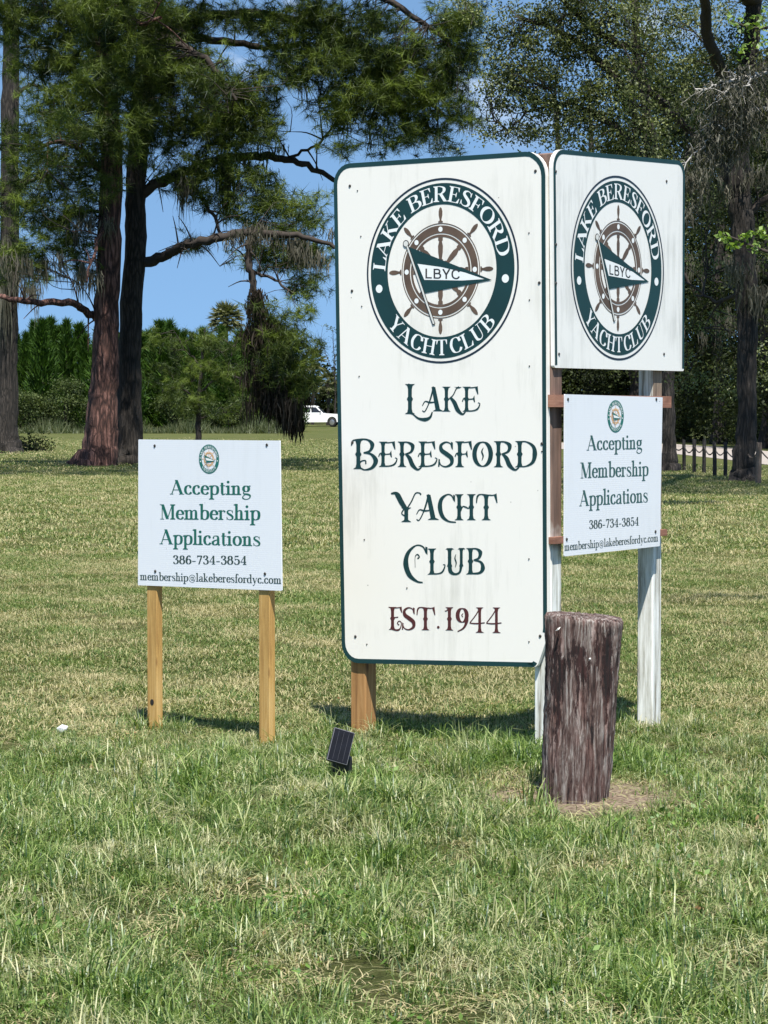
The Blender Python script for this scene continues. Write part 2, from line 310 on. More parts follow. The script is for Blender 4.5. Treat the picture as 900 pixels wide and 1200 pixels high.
def deco_glyph(ch, T=.17, t=.042):
    """ornamental face: waisted stems with a nub, long hairlines, swash tails"""
    g = []
    def s(x, y0, y1, serif=True, nub=True, w=T):
        h = w / 2; H = y1 - y0
        for sg in (-1, 1):
            pts = [(x, y0), (x + sg * h * 1.25, y0), (x + sg * h * .82, y0 + .16 * H), (x + sg * h * .80, y0 + .42 * H), (x + sg * h * (1.3 if nub else .85), y0 + .5 * H),
                   (x + sg * h * .80, y0 + .58 * H), (x + sg * h * .82, y0 + .84 * H), (x + sg * h * 1.25, y1), (x, y1)]
            for i in range(1, 8): g.append([(x, pts[i][1]), pts[i], pts[i + 1], (x, pts[i + 1][1])] if sg > 0 else [(x, pts[i][1]), (x, pts[i + 1][1]), pts[i + 1], pts[i]])
        if serif:
            for y, q in ((y0, 1), (y1, -1)):
                g.append([(x - h - .10, y - q * .012), (x + h + .10, y - q * .012), (x + h, y + q * .05), (x - h, y + q * .05)])
    def c(p, w=None): g.extend(pen(p, t, T, w))
    def p(*q): g.append(list(q))
    def ball(x, y, q): g.extend(disc(x, y, q))
    a = 0
    hair = [t, t, t, t]
    if ch == 'L': s(.2, 0, 1); c([(.10, .03), (.30, -.02), (.50, -.16), (.74, -.20), (.92, -.12), (1.0, .06)], [t, t, .07, .13, .08, t]); ball(.16, 1.0, .03); a = .66
    elif ch == 'A': c([(.46, 1.02), (.36, .6), (.22, .22), (.08, -.02), (-.02, .02)], [.06, .07, t, t, t]); p((.38, 1), (.54, 1), (.76, 0), (.56, 0)); c([(-.02, .22), (.10, .40), (.30, .36), (.52, .38), (.66, .44)], [.03, t, .07, t, t]); p((.42, .0), (.90, .0), (.76, .07), (.56, .07)); a = .84
    elif ch == 'K': s(.18, 0, 1); c([(.24, .46), (.46, .66), (.60, .92), (.72, 1.0)], [t, t, t, .08]); p((.50, 1), (.84, 1), (.72, .94)); c([(.34, .58), (.52, .36), (.66, .06), (.86, -.12), (1.0, -.02)], [.09, .17, .18, .08, t]); a = .84
    elif ch == 'E': s(.2, 0, 1, w=T * .95); c([(.14, .98), (.40, .97), (.66, 1.0)], [t, t, t]); p((.67, 1.04), (.70, .70), (.66, .70), (.56, .95)); c([(.02, .40), (.10, .54), (.30, .50), (.54, .52)], [t, t, t, t]); p((.53, .66), (.56, .38), (.52, .38), (.46, .52)); c([(.14, .03), (.44, .02), (.66, .10), (.76, .30), (.68, .36)], [t, .05, .07, t, .03]); a = .78
    elif ch == 'B': s(.18, 0, 1); c([(-.06, .80), (-.02, .96), (.20, 1.02), (.50, 1.0), (.66, .84), (.58, .62), (.36, .55)], [t, .05, t, .06, .15, .08, t]); c([(.36, .55), (.62, .50), (.78, .28), (.66, .04), (.40, -.04), (.22, .06), (.26, .24), (.42, .28), (.44, .16)], [t, .08, .17, .10, t, t, t, t, .05]); a = .86
    elif ch == 'b': s(.18, 0, 1); c([(.12, .98), (.40, .98), (.56, .84), (.50, .62), (.30, .54)], [t, .06, .16, .09, t]); c([(.30, .54), (.58, .46), (.66, .22), (.52, .04), (.12, .02)], [t, .09, .17, .09, t]); a = .76
    elif ch == 'R': s(.18, 0, 1); c([(.12, .98), (.40, .98), (.60, .84), (.54, .60), (.30, .50)], [t, .06, .16, .09, t]); c([(.32, .52), (.48, .34), (.60, .06), (.80, -.12), (.96, -.02)], [.07, .16, .17, .08, t]); a = .80
    elif ch == 'S': c([(.56, .74), (.50, .92), (.32, .98), (.14, .86), (.16, .66), (.36, .50), (.54, .34), (.54, .12), (.34, .0), (.14, .06), (.06, .24)], [t, t, .06, .11, .16, .18, .17, .12, .06, t, t]); p((.52, 1), (.60, .96), (.60, .68), (.55, .72)); p((.02, .0), (.08, .0), (.10, .28), (.04, .32)); a = .66
    elif ch == 'F': s(.2, 0, 1); c([(.14, .98), (.40, .97), (.64, 1.0)], [t, t, t]); p((.65, 1.04), (.68, .68), (.64, .68), (.54, .95)); c([(.02, .40), (.10, .54), (.30, .50), (.50, .52)], [t, t, t, t]); p((.49, .66), (.52, .38), (.48, .38), (.42, .52)); a = .68
    elif ch == 'O': c(ell(.40, .5, .31, .48)); c([(.43, .76), (.37, .60), (.42, .42), (.37, .24)], [.015, .06, .06, .015]); a = .82
    elif ch == 'D': s(.18, 0, 1, nub=True); c([(.10, .98), (.42, .98), (.68, .80), (.74, .50), (.66, .18), (.40, .02), (.10, .02)], [t, .05, .12, .18, .12, .05, t]); a = .84
    elif ch == 'Y': s(.46, 0, .48, nub=False); c([(-.08, .98), (.06, 1.0), (.16, .92), (.30, .66), (.46, .42)], [.05, .10, .18, .18, .14]); c([(.46, .42), (.64, .70), (.78, .98), (.92, 1.0), (.98, .94)], [t, t, t, t, .06]); c([(.42, .50), (.30, .30), (.40, .20)], [t, t, t]); a = .84
    elif ch == 'C': c([(.72, .78), (.60, 1.0), (.36, 1.04), (.10, .80), (.02, .44), (.14, .06), (.40, -.16), (.60, -.20)], [t, .05, t, .12, .18, .16, .07, t]); p((.68, 1.0), (.76, .98), (.76, .72), (.71, .78)); c([(.34, .30), (.34, .66), (.42, .74), (.48, .66), (.42, .60)], [.015, .02, t, t, .05]); a = .74
    elif ch == 'c': c([(.64, .76), (.54, .96), (.36, 1.0), (.14, .82), (.08, .5), (.18, .14), (.42, -.06), (.72, -.10)], [t, .05, .05, .14, .18, .15, .07, t]); p((.60, 1.0), (.68, .96), (.68, .70), (.63, .76)); a = .66
    elif ch == 'H': s(.18, 0, 1); s(.66, 0, 1); c([(.24, .34), (.32, .52), (.44, .50), (.56, .46), (.64, .64)], [t, t, .06, t, t]); a = .84
    elif ch == 'T': s(.40, 0, .98); c([(.02, .66), (.06, .92), (.20, 1.0), (.60, .96), (.80, 1.0)], [t, .07, t, t, t]); p((.80, 1.04), (.84, .66), (.80, .66), (.70, .95)); a = .80
    elif ch == 'l': s(.2, 0, 1); c([(.14, .03), (.44, .02), (.62, .10), (.72, .34), (.64, .38)], [t, .05, .07, t, .03]); a = .74
    elif ch == 'U': s(.16, .3, 1, serif=False, nub=False); c([(.16, .36), (.20, .10), (.38, 0), (.56, .08), (.62, .36)], [T * .9, T * .9, .08, .08, T * .7]); s(.62, .3, 1, serif=False, nub=False, w=T * .8); p((.0, .97), (.34, .97), (.26, 1.02), (.06, 1.02)); p((.48, .97), (.78, .97), (.72, 1.02), (.54, 1.02)); c([(.41, .78), (.37, .62), (.42, .44), (.38, .26)], [.015, .05, .05, .015]); a = .80
    elif ch == 'e': s(.2, 0, 1); c([(.02, 1.0), (.3, .97), (.60, 1.0)], [t, t, t]); p((.61, 1.04), (.64, .76), (.60, .76), (.52, .95)); c([(.12, .54), (.3, .54), (.46, .56)], [t, t, t]); c([(.14, .02), (.30, -.02), (.46, -.02), (.56, .08), (.60, .30), (.50, .38), (.42, .28), (.50, .20)], [t, .07, .08, t, t, t, t, .05]); a = .58
    elif ch == '.': ball(.15, .12, .06); a = .42
    elif ch == '1': s(.2, 0, 1); c([(.0, .84), (.08, .86), (.18, .98)], [t, t, .06]); a = .44
    elif ch == '9': c(ell(.30, .66, .20, .30)); c([(.50, .66), (.50, .40), (.36, .10), (.10, -.06)], [.13, .13, .08, t]); c([(.34, .58), (.28, .66), (.34, .74)], [.03, t, .03]); a = .60
    elif ch == '4': c([(.46, 1.0), (.26, .66), (.02, .34)], [.05, t, t]); c([(.0, .32), (.30, .30), (.66, .34)], [t, .06, t]); s(.44, -.08, 1, nub=False, w=T * .85); p((.26, -.10), (.64, -.10), (.52, -.04), (.36, -.04)); a = .70
    return g, a
def sans_glyph(ch, w=.13):
    g = []
    def c(p, sm=True): g.extend(pen(p, w, w, [w, w], smooth=sm))
    if ch == 'L': c([(.1, 1), (.1, 0)]); c([(.04, .06), (.55, .06)]); a = .66
    elif ch == 'B': c([(.1, 1), (.1, 0)]); c([(.1, .94), (.4, .94), (.52, .82), (.5, .62), (.36, .53), (.1, .53)]); c([(.1, .53), (.44, .52), (.58, .38), (.56, .16), (.42, .06), (.1, .06)]); a = .76
    elif ch == 'Y': c([(.3, .45), (.3, 0)]); c([(.04, 1), (.3, .42)]); c([(.56, 1), (.3, .42)]); a = .70
    elif ch == 'C': c([(.64, .74), (.52, .90), (.34, .94), (.14, .80), (.08, .5), (.14, .2), (.34, .06), (.52, .10), (.64, .28)]); a = .76
    return g, a

def union(polys):
    """overlapping 2-D polygons -> non-overlapping triangles"""
    V = []; F = []
    for pl in polys:
        b = len(V); A = sum(pl[i - 1][0] * pl[i][1] - pl[i][0] * pl[i - 1][1] for i in range(len(pl)))
        if abs(A) < 1e-7: continue
        q = pl if A > 0 else pl[::-1]
        V += [Vector((float(x), float(y))) for x, y in q]; F.append(list(range(b, b + len(q))))
    o = delaunay_2d_cdt(V, [], F, 0, 1e-5)
    keep = [f for f, src in zip(o[2], o[5]) if src]
    return [(v.x, v.y) for v in o[0]], [list(f) for f in keep]
_cache = {}
def glyph(font, ch):
    k = (font.__name__, ch)
    if k not in _cache:
        g, a = font(ch); _cache[k] = (union(g), a) if g else (([], []), a)
    return _cache[k]

class Flat:
    """flat print: 2-D triangles gathered in the panel's own (u, v) metres"""
    def __init__(s): s.V = []; s.F = []; s.M = []
    def add(s, vf, fn, m=0):
        b = len(s.V); s.V += [fn(x, y) for x, y in vf[0]]; s.F += [[i + b for i in f] for f in vf[1]]; s.M += [m] * len(vf[1])
    def text(s, txt, font, p0, p1, cap, m=0, big=None, lift=(0, 0), space=.30, track=0.0):
        """fit txt between the baseline points p0, p1 (u,v), capital height cap; big = scale of capitals"""
        run = []; x = 0.0
        for ch in txt:
            if ch == ' ': x += space; continue
            vf, a = glyph(font, ch); k = 1.0
            if big and ch in big: k = big[ch]
            run.append((vf, x, k)); x += a * k + track
        x -= track
        p0 = np.array(p0); p1 = np.array(p1); d = (p1 - p0) / x
        for vf, x0, k in run:
            off = -(k - 1) * .5 * cap if k != 1 else 0
            s.add(vf, lambda a, b, x0=x0, k=k, off=off: tuple(p0 + d * (x0 + a * k) + np.array([0, b * cap * k + off])), m)
    def arc_text(s, txt, font, c, r, cap, a0, a1, m=0, outward=True, squeeze=1.0, space=.35):
        """letters centred along a circle from angle a0 to a1 (degrees)"""
        run = []; x = 0.0
        for ch in txt:
            if ch == ' ': x += space; continue
            vf, a = glyph(font, ch); run.append((vf, x, a)); x += a
        for vf, x0, a in run:
            th = math.radians(a0 + (a1 - a0) * (x0 + a / 2) / x); er = (math.cos(th), math.sin(th)); et = (math.sin(th), -math.cos(th)) if outward else (-math.sin(th), math.cos(th))
            ew = abs(math.radians(a1 - a0)) * r / x * squeeze
            sg = 1 if outward else -1; rb = r - sg * cap / 2
            s.add(vf, lambda px, py, a=a, er=er, et=et, rb=rb, sg=sg, ew=ew: (c[0] + er[0] * (rb + sg * py * cap) + et[0] * (px - a / 2) * ew, c[1] + er[1] * (rb + sg * py * cap) + et[1] * (px - a / 2) * ew), m)
    def poly(s, pts, m=0): s.add(union([pts]), lambda x, y: (x, y), m)
    def ring(s, c, r0, r1, m=0, n=96, a0=0, a1=360):
        b = len(s.V)
        for k in range(n + 1):
            t = math.radians(a0 + (a1 - a0) * k / n)
            for r in (r0, r1): s.V.append((c[0] + r * math.cos(t), c[1] + r * math.sin(t)))
        for k in range(n): s.F.append([b + 2 * k, b + 2 * k + 1, b + 2 * k + 3, b + 2 * k + 2]); s.M.append(m)
    def disc(s, c, r, m=0, n=24):
        b = len(s.V); s.V += [(c[0] + r * math.cos(2 * math.pi * k / n), c[1] + r * math.sin(2 * math.pi * k / n)) for k in range(n)]; s.F.append(list(range(b, b + n))); s.M.append(m)
    def obj(s, name, plane, z, mats, parent, **k):
        V = [plane.pt(u, v, z) for u, v in s.V]
        # face outward
        F = []
        for f in s.F:
            a, b, c = (s.V[i] for i in f[:3]); A = (b[0] - a[0]) * (c[1] - a[1]) - (b[1] - a[1]) * (c[0] - a[0])
            F.append(f if A > 0 else f[::-1])
        return link(name, pymesh(name, V, F, mats=mats if isinstance(mats, list) else [mats], midx=s.M), parent, **k)

class Plane:
    """vertical plane: origin o, horizontal unit du, outward normal n (towards the viewer)"""
    def __init__(s, o, ang):
        s.o = np.array(o, float); s.du = np.array([math.cos(ang), math.sin(ang), 0]); s.n = np.array([math.sin(ang), -math.cos(ang), 0])
    def pt(s, u, v, z=0.0): return s.o + s.du * u + np.array([0, 0, v]) + s.n * z
    def px(s, x, y, z=0.0):
        """(u, v) of the photo pixel on this plane"""
        r = ray(x, y); o = s.o + s.n * z; k = np.dot(o - ORI, s.n) / np.dot(r, s.n); P = ORI + r * k - s.o
        return (float(np.dot(P, s.du)), float(P[2]))
def rounded(corners, radii, n=7):
    """polygon with rounded corners; radius 0 keeps the corner"""
    out = []; m = len(corners)
    for i in range(m):
        a, b, c = (np.array(corners[(i + k) % m], float) for k in (-1, 0, 1)); r = radii[i]
        if r <= 0: out.append(tuple(b)); continue
        p = b + (a - b) / np.linalg.norm(a - b) * r; q = b + (c - b) / np.linalg.norm(c - b) * r
        for t in np.linspace(0, 1, n):
            # quarter-circle like blend
            w0, w1 = math.cos(t * math.pi / 2), math.sin(t * math.pi / 2)
            out.append(tuple(b + (p - b) * (1 - w1) + (q - b) * (1 - w0)))
    return out
def slab(name, plane, outline, z0, z1, mats, parent, bevel=0.0, **k):
    """panel of real thickness: outline (u,v) from z0 (back) to z1 (front); mats = [face, side]"""
    A = sum(outline[i - 1][0] * outline[i][1] - outline[i][0] * outline[i - 1][1] for i in range(len(outline)))
    if A < 0: outline = outline[::-1]
    n = len(outline); V = [plane.pt(u, v, z0) for u, v in outline] + [plane.pt(u, v, z1) for u, v in outline]
    F = [list(range(n, 2 * n)), list(range(n))[::-1]] + [[i, (i + 1) % n, n + (i + 1) % n, n + i] for i in range(n)]
    return link(name, pymesh(name, V, F, mats=mats, midx=[0, 0] + [len(mats) - 1] * n), parent, **k)
def boxmesh(name, sx, sy, z0, z1, mat, bevel=.004, off=(0, 0, 0), seg=1):
    """box centred in x, y from z0 to z1 with chamfered edges (object origin stays at 0)"""
    import bmesh
    bm = bmesh.new(); bmesh.ops.create_cube(bm, size=1)
    for v in bm.verts: v.co = Vector((v.co.x * sx + off[0], v.co.y * sy + off[1], (z0 + z1) / 2 + v.co.z * (z1 - z0) + off[2]))
    if bevel: bmesh.ops.bevel(bm, geom=bm.edges[:], offset=bevel, segments=seg, affect='EDGES', profile=.5)
    me = bpy.data.meshes.new(name); bm.to_mesh(me); bm.free()
    if mat: me.materials.append(mat)
    return me
# ------------------------------------------------------------------ ground
def far_rise(y):
    return np.interp(y, [0, 255, 285, 400, 900, 3000], [0, 0, .6, 2.5, 6, 10])
def groundz(x, y):
    b = .018 * np.sin(x * 1.9 + 1.3) * np.sin(y * 1.3) + .012 * np.sin(x * 4.1 + y * 2.7)
    return b * np.clip((60 - y) / 40, 0, 1) + far_rise(y)
m_ground, nt, b, L = newmat("lawn_soil"); b.inputs['Roughness'].default_value = 1.0; b.inputs['Specular IOR Level'].default_value = .1
g = N(nt, 'ShaderNodeNewGeometry')
n1 = N(nt, 'ShaderNodeTexNoise', i_Scale=.35, i_Detail=9.0, i_Roughness=.7); n2 = N(nt, 'ShaderNodeTexNoise', i_Scale=26.0, i_Detail=8.0, i_Roughness=.8)
L(g.outputs['Position'], n1.inputs['Vector']); L(g.outputs['Position'], n2.inputs['Vector'])
r1 = ramp(nt, [(.30, (.060, .085, .018)), (.50, (.105, .120, .036)), (.68, (.16, .145, .065))]); r2 = ramp(nt, [(.3, (.35, .35, .35)), (.65, (1, 1, 1))])
L(n1.outputs['Fac'], r1.inputs[0]); L(n2.outputs['Fac'], r2.inputs[0])
mu = N(nt, 'ShaderNodeMixRGB', blend_type='MULTIPLY'); mu.inputs[0].default_value = 1; L(r1.outputs[0], mu.inputs[1]); L(r2.outputs[0], mu.inputs[2])
# bare sandy scrape round the wooden stump
sp = onground(690, 925); vs = N(nt, 'ShaderNodeVectorMath', operation='SUBTRACT'); vs.inputs[1].default_value = (sp[0] - .01, sp[1], 0); L(g.outputs['Position'], vs.inputs[0])
vm = N(nt, 'ShaderNodeVectorMath', operation='MULTIPLY'); vm.inputs[1].default_value = (1, .75, 0); L(vs.outputs[0], vm.inputs[0])
vl = N(nt, 'ShaderNodeVectorMath', operation='LENGTH'); L(vm.outputs[0], vl.inputs[0])
wob = N(nt, 'ShaderNodeMath', operation='MULTIPLY_ADD'); wob.inputs[1].default_value = .5; L(n2.outputs['Fac'], wob.inputs[0]); L(vl.outputs['Value'], wob.inputs[2])
rs = ramp(nt, [(.64, (1, 1, 1)), (.84, (0, 0, 0))]); L(wob.outputs[0], rs.inputs[0])
n3 = N(nt, 'ShaderNodeTexNoise', i_Scale=60.0, i_Detail=4.0); L(g.outputs['Position'], n3.inputs['Vector'])
rsand = ramp(nt, [(.35, (.15, .10, .07)), (.65, (.42, .33, .24))]); L(n3.outputs['Fac'], rsand.inputs[0])
ms = N(nt, 'ShaderNodeMixRGB'); L(rs.outputs[0], ms.inputs[0]); L(mu.outputs[0], ms.inputs[1]); L(rsand.outputs[0], ms.inputs[2]); L(ms.outputs[0], b.inputs['Base Color'])
bp = N(nt, 'ShaderNodeBump', i_Strength=1.0, i_Distance=.03); L(n2.outputs['Fac'], bp.inputs['Height']); L(bp.outputs[0], b.inputs['Normal'])
xs = np.concatenate([-np.geomspace(1500, 9, 16), np.linspace(-8, 8, 65), np.geomspace(9, 1500, 16)])
ys = np.concatenate([[-60, -10], np.linspace(0, 40, 161), np.geomspace(41, 3000, 50)])
XX, YY = np.meshgrid(xs, ys); V = np.stack([XX, YY, groundz(XX, YY)], -1).reshape(-1, 3)
nx = len(xs); i = np.arange(len(ys) - 1)[:, None] * nx; j = np.arange(nx - 1)[None]
F = np.stack([i + j, i + j + 1, i + nx + j + 1, i + nx + j], -1).reshape(-1, 4)
link("ground", npmesh("ground", V, F, m_ground, True), kind='structure')

m_road = plain("pale_gravel", (.30, .26, .225), .95, noise=.15, nscale=2.0, bump=.3)
def strip(name, near, far, z, mat):
    V = [onground(*p) for p in near] + [onground(*p) for p in far]; n = len(near)
    for v in V: v[2] = z
    return link(name, pymesh(name, V, [[i, i + 1, n + i + 1, n + i] for i in range(n - 1)], mat), kind='structure')
strip("road", [(560, 524), (700, 527.5), (790, 532), (850, 538.5), (900, 545), (1000, 562)], [(560, 518), (700, 518.8), (790, 520.5), (850, 524.5), (900, 529), (1000, 539)], .012, m_road)

# ------------------------------------------------------------------ foliage makers
def tri_needles(C, Dr, Ln, W, rng):
    """thin triangles from C along Dr"""
    n = len(C); side = np.cross(Dr, rng.normal(size=(n, 3))); side /= np.linalg.norm(side, axis=1)[:, None] + 1e-9
    a = C + side * W[:, None] / 2; b = C - side * W[:, None] / 2; c = C + Dr * Ln[:, None]
    return np.stack([a, b, c], 1).reshape(-1, 3), np.arange(3 * n).reshape(-1, 3)
def diamonds(C, size, rng, aspect=.5, up=.35, hang=0.0):
    n = len(C); d = rng.normal(size=(n, 3)); d[:, 2] -= hang; d /= np.linalg.norm(d, axis=1)[:, None]
    nn = rng.normal(size=(n, 3)); nn[:, 2] += up * 2; s = np.cross(d, nn); s /= np.linalg.norm(s, axis=1)[:, None] + 1e-9
    sz = size * rng.uniform(.6, 1.3, n)[:, None]
    V = np.stack([C - d * sz / 2, C + s * sz * aspect / 2, C + d * sz / 2, C - s * sz * aspect / 2], 1).reshape(-1, 3)
    b = np.arange(n)[:, None] * 4
    return V, np.concatenate([b + [0, 1, 2], b + [0, 2, 3]])
def pine_tufts(acc, C, rng, tm=None, needles=38, length=.42, width=.018, spread=.68, updir=.15):
    """C: tuft centres; brush of long needles round a random axis"""
    n = len(C); ax = rng.normal(size=(n, 3)); ax[:, 2] = ax[:, 2] * .6 + updir; ax /= np.linalg.norm(ax, axis=1)[:, None]
    D = ax[:, None] * rng.uniform(-.1, 1.0, (n, needles, 1)) + rng.normal(size=(n, needles, 3)) * spread; D[..., 2] -= .12
    D /= np.linalg.norm(D, axis=2)[..., None]
    P = C[:, None] + ax[:, None] * rng.uniform(-.20, .16, (n, needles, 1))
    Ln = length * np.repeat(rng.uniform(.65, 1.2, n), needles) * rng.uniform(.6, 1.15, (n * needles)); T = np.clip((tm if tm is not None else rng.normal(.45, .25, n))[:, None] + rng.normal(0, .15, (n, needles)), 0, 1)
    V, F = tri_needles(P.reshape(-1, 3), D.reshape(-1, 3), Ln, np.full(n * needles, width), rng)
    acc.add(V, F, np.repeat(T.ravel(), 3))
def leaf_cloud(acc, C, rng, per=60, rad=.38, size=.08, aspect=.5, tint=(.5, .25)):
    n = len(C); P = C[:, None] + rng.normal(size=(n, per, 3)) * np.array([rad, rad, rad * .6]) * rng.uniform(.6, 1.3, (n, 1, 1))
    T = np.clip(rng.normal(tint[0], tint[1] * 1.15, n)[:, None] + rng.normal(0, .2, (n, per)), 0, 1)
    V, F = diamonds(P.reshape(-1, 3), size, rng, aspect); acc.add(V, F, np.repeat(T.ravel(), 4))
def mass_points(masses, D, depth, dens, rng):
    """masses: photo ellipses (cx, cy, rx, ry[, density[, depth offset]]) given room in depth -> cluster centres"""
    out = []
    for m in masses:
        cx, cy, rx, ry = m[:4]; k = m[4] if len(m) > 4 else 1.0; off = m[5] if len(m) > 5 else 0.0
        s = (D + off) / FPX; c = at(cx, cy, D + off); a, bz = rx * s, ry * s; dy = depth if depth else (a + bz) / 2
        n = max(3, int(dens * k * math.pi * a * bz)); q = rng.normal(size=(n, 3)); q /= np.linalg.norm(q, axis=1)[:, None]; q *= rng.uniform(.15, 1, n)[:, None] ** .45
        out.append(c + q * [a, min(dy, (a + bz) * .8), bz])
    return np.concatenate(out)
def twigs(acc, C, limbs, rng, r=.014, frac=1.0):
    L_ = np.concatenate(limbs)
    for c in C:
        if rng.random() > frac: continue
        d = np.linalg.norm((L_ - c) * [1, 1, 1.2], axis=1) + rng.uniform(0, .9, len(L_)); p = L_[np.argmin(d)]
        if np.linalg.norm(p - c) > 2.6: p = c + (p - c) / np.linalg.norm(p - c) * rng.uniform(.6, 1.6) + rng.normal(size=3) * .2
        mid = (p + c) / 2 + rng.normal(size=3) * .12 * np.linalg.norm(c - p) + [0, 0, .05]
        V, F = tube(smooth_path([p, mid, c], 3), [r * 1.2, r * .4], 4); acc.add(V, F, .3)
def moss_strands(acc, tops, rng, length=(.5, 1.4), per=26, w=.016, spread=.13):
    """hanging grey moss: ragged ribbons below each top point"""
    for t in tops:
        Lm = rng.uniform(*length)
        for k in range(per):
            p = t + np.array([rng.normal() * spread, rng.normal() * spread, rng.normal() * .08]); l = Lm * rng.uniform(.35, 1); seg = 5
            zz = np.linspace(0, l, seg + 1); wob = np.cumsum(rng.normal(size=(seg + 1, 2)) * .03, 0)
            P = np.stack([p[0] + wob[:, 0], p[1] + wob[:, 1], p[2] - zz], 1); a = rng.uniform(0, np.pi); s = np.array([math.cos(a), math.sin(a), 0])
            ww = w * np.array([.6, 1, 1.1, .9, .6, .1])[:, None] * rng.uniform(.6, 1.3); A, B = P + s * ww, P - s * ww
            V = np.stack([A, B], 1).reshape(-1, 3); i = np.arange(seg)[:, None] * 2; acc.add(V, i + [0, 1, 3, 2], np.clip(rng.normal(.5, .25), 0, 1))

m_pine = leafmat("pine_needles", (.007, .020, .003), (.150, .200, .030), .25, .5, .02)
m_pine2 = leafmat("young_conifer_needles", (.008, .026, .004), (.060, .120, .014), .2, .6, .01)
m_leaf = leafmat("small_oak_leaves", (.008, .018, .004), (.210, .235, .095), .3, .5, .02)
m_leafd = leafmat("shaded_wood_leaves", (.006, .010, .003), (.040, .052, .014), .25, .6, .01)  # dark greens carry the canopy shade of the wood in their colour
m_bright = leafmat("fresh_leaves", (.10, .17, .02), (.26, .36, .09), .4, .5, .03)
m_bush = leafmat("willow_leaves", (.020, .035, .010), (.09, .115, .035), .3, .6, .01)
m_palm = leafmat("palm_fronds", (.04, .055, .015), (.16, .155, .06), .2, .5, .03)
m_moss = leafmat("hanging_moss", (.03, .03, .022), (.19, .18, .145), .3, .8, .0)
m_mossd = leafmat("shaded_moss", (.014, .011, .009), (.085, .070, .055), .25, .8, .0)  # darker copy of the moss, with the pine crown's shade painted in
m_reed = leafmat("field_edge_grass", (.03, .05, .01), (.12, .13, .05), .3, .6, .03)
m_barkp = barkmat("pine_bark", (.014, .006, .005), (.085, .038, .028), (.24, .125, .10), 11.0, .16)
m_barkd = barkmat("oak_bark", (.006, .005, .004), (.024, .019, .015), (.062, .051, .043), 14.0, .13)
m_twig = plain("twig_bark", (.032, .024, .019), .9, noise=.4, nscale=6)  # base colour darkened to include the shade on the limbs
m_dead = plain("bleached_deadwood", (.36, .34, .31), .85, noise=.3, nscale=9)

def px_path(pts, D):
    return [at(p[0], p[1], D + (p[2] if len(p) > 2 else 0)) for p in pts]
def tree(name, base_px, D, trunks, limbs, label, cat='tree', group=None, masses=(), kind='pine', dens=1.0, depth=None, bark=None, leaf=None, moss=(), mossmat=None, seed=0, per=None, size=.08, rad=.38, twf=.8, free=None, tint=(.5, .25)):
    """trunks / limbs: (photo points with optional depth offset, radii in metres); masses as in mass_points; free: extra foliage centres in metres"""
    rng = np.random.default_rng(seed); B = at(base_px, 500, D); B[2] = groundz(B[0], D)
    root = empty(name, B, label=label, cat=cat, group=group)
    skel = []
    for pts, rad_ in trunks:
        P = smooth_path(px_path(pts, D), 7); P[:, :2] += rng.normal(size=(len(P), 2)) * .02
        P[0, 2] = B[2] - .15
        def lobes(a, t): return 1 + np.exp(-t * 22) * (.28 * np.cos(a * 5 + seed) + .15 * np.cos(3 * a + 1)) + .04 * np.sin(a * 7 + t * 9)
        acc = Acc(); V, F = tube(P, rad_, 18, .03, rng, lobes); acc.add(V, F); skel.append(P)
        link("trunk", acc.mesh("trunk", bark, True, B), root)
    acc = Acc()
    for pts, rad_ in limbs:
        P = smooth_path(px_path(pts, D), 6); P[1:] += rng.normal(size=(len(P) - 1, 3)) * .035; V, F = tube(P, rad_, 8, .06, rng); acc.add(V, F); skel.append(P)
        for k in range(len(P) // 3):          # side shoots
            i_ = rng.integers(2, len(P)); q = P[i_ - 1]; l = rng.uniform(.5, 1.6); dd = rng.normal(size=3); dd[2] += .2; dd /= np.linalg.norm(dd)
            S = smooth_path([q, q + dd * l * .5 + [0, 0, .1], q + dd * l], 3); V, F = tube(S, [.035, .01], 5); acc.add(V, F); skel.append(S)
    C = mass_points(masses, D, depth, dens, rng) if len(masses) else np.zeros((0, 3))
    if free is not None: C = np.concatenate([C, free])
    tw_ = Acc(); twigs(tw_, C, skel, rng, frac=twf)
    if tw_.V: link('twigs', tw_.mesh('twigs', m_twig, True, B), root, kind='stuff')
    if acc.V: link("branches", acc.mesh("branches", m_twig if bark is not m_barkp else bark, True, B), root)
    if len(C):
        fa = Acc()
        if kind == 'pine':
            k = per or 7; T = (C[:, None] + rng.normal(size=(len(C), k, 3)) * [.32, .32, .20]).reshape(-1, 3); pine_tufts(fa, T, rng, np.repeat(rng.normal(.45, .26, len(C)), k) + rng.normal(0, .1, len(T)))
        else: leaf_cloud(fa, C, rng, per or 60, rad, size, tint=tint)
        link("crown", fa.mesh("crown", leaf, False, B), root)
    if len(moss):
        ma = Acc()
        for x, y, sp, n, l0, l1, off in moss:
            tops = np.array([at(x + rng.normal() * sp, y + rng.normal() * sp * .4, D + off + rng.normal() * .4) for _ in range(n)]); moss_strands(ma, tops, rng, (l0, l1))
        link("moss", ma.mesh("moss", mossmat or m_moss, False, B), root, kind='stuff')
    return root

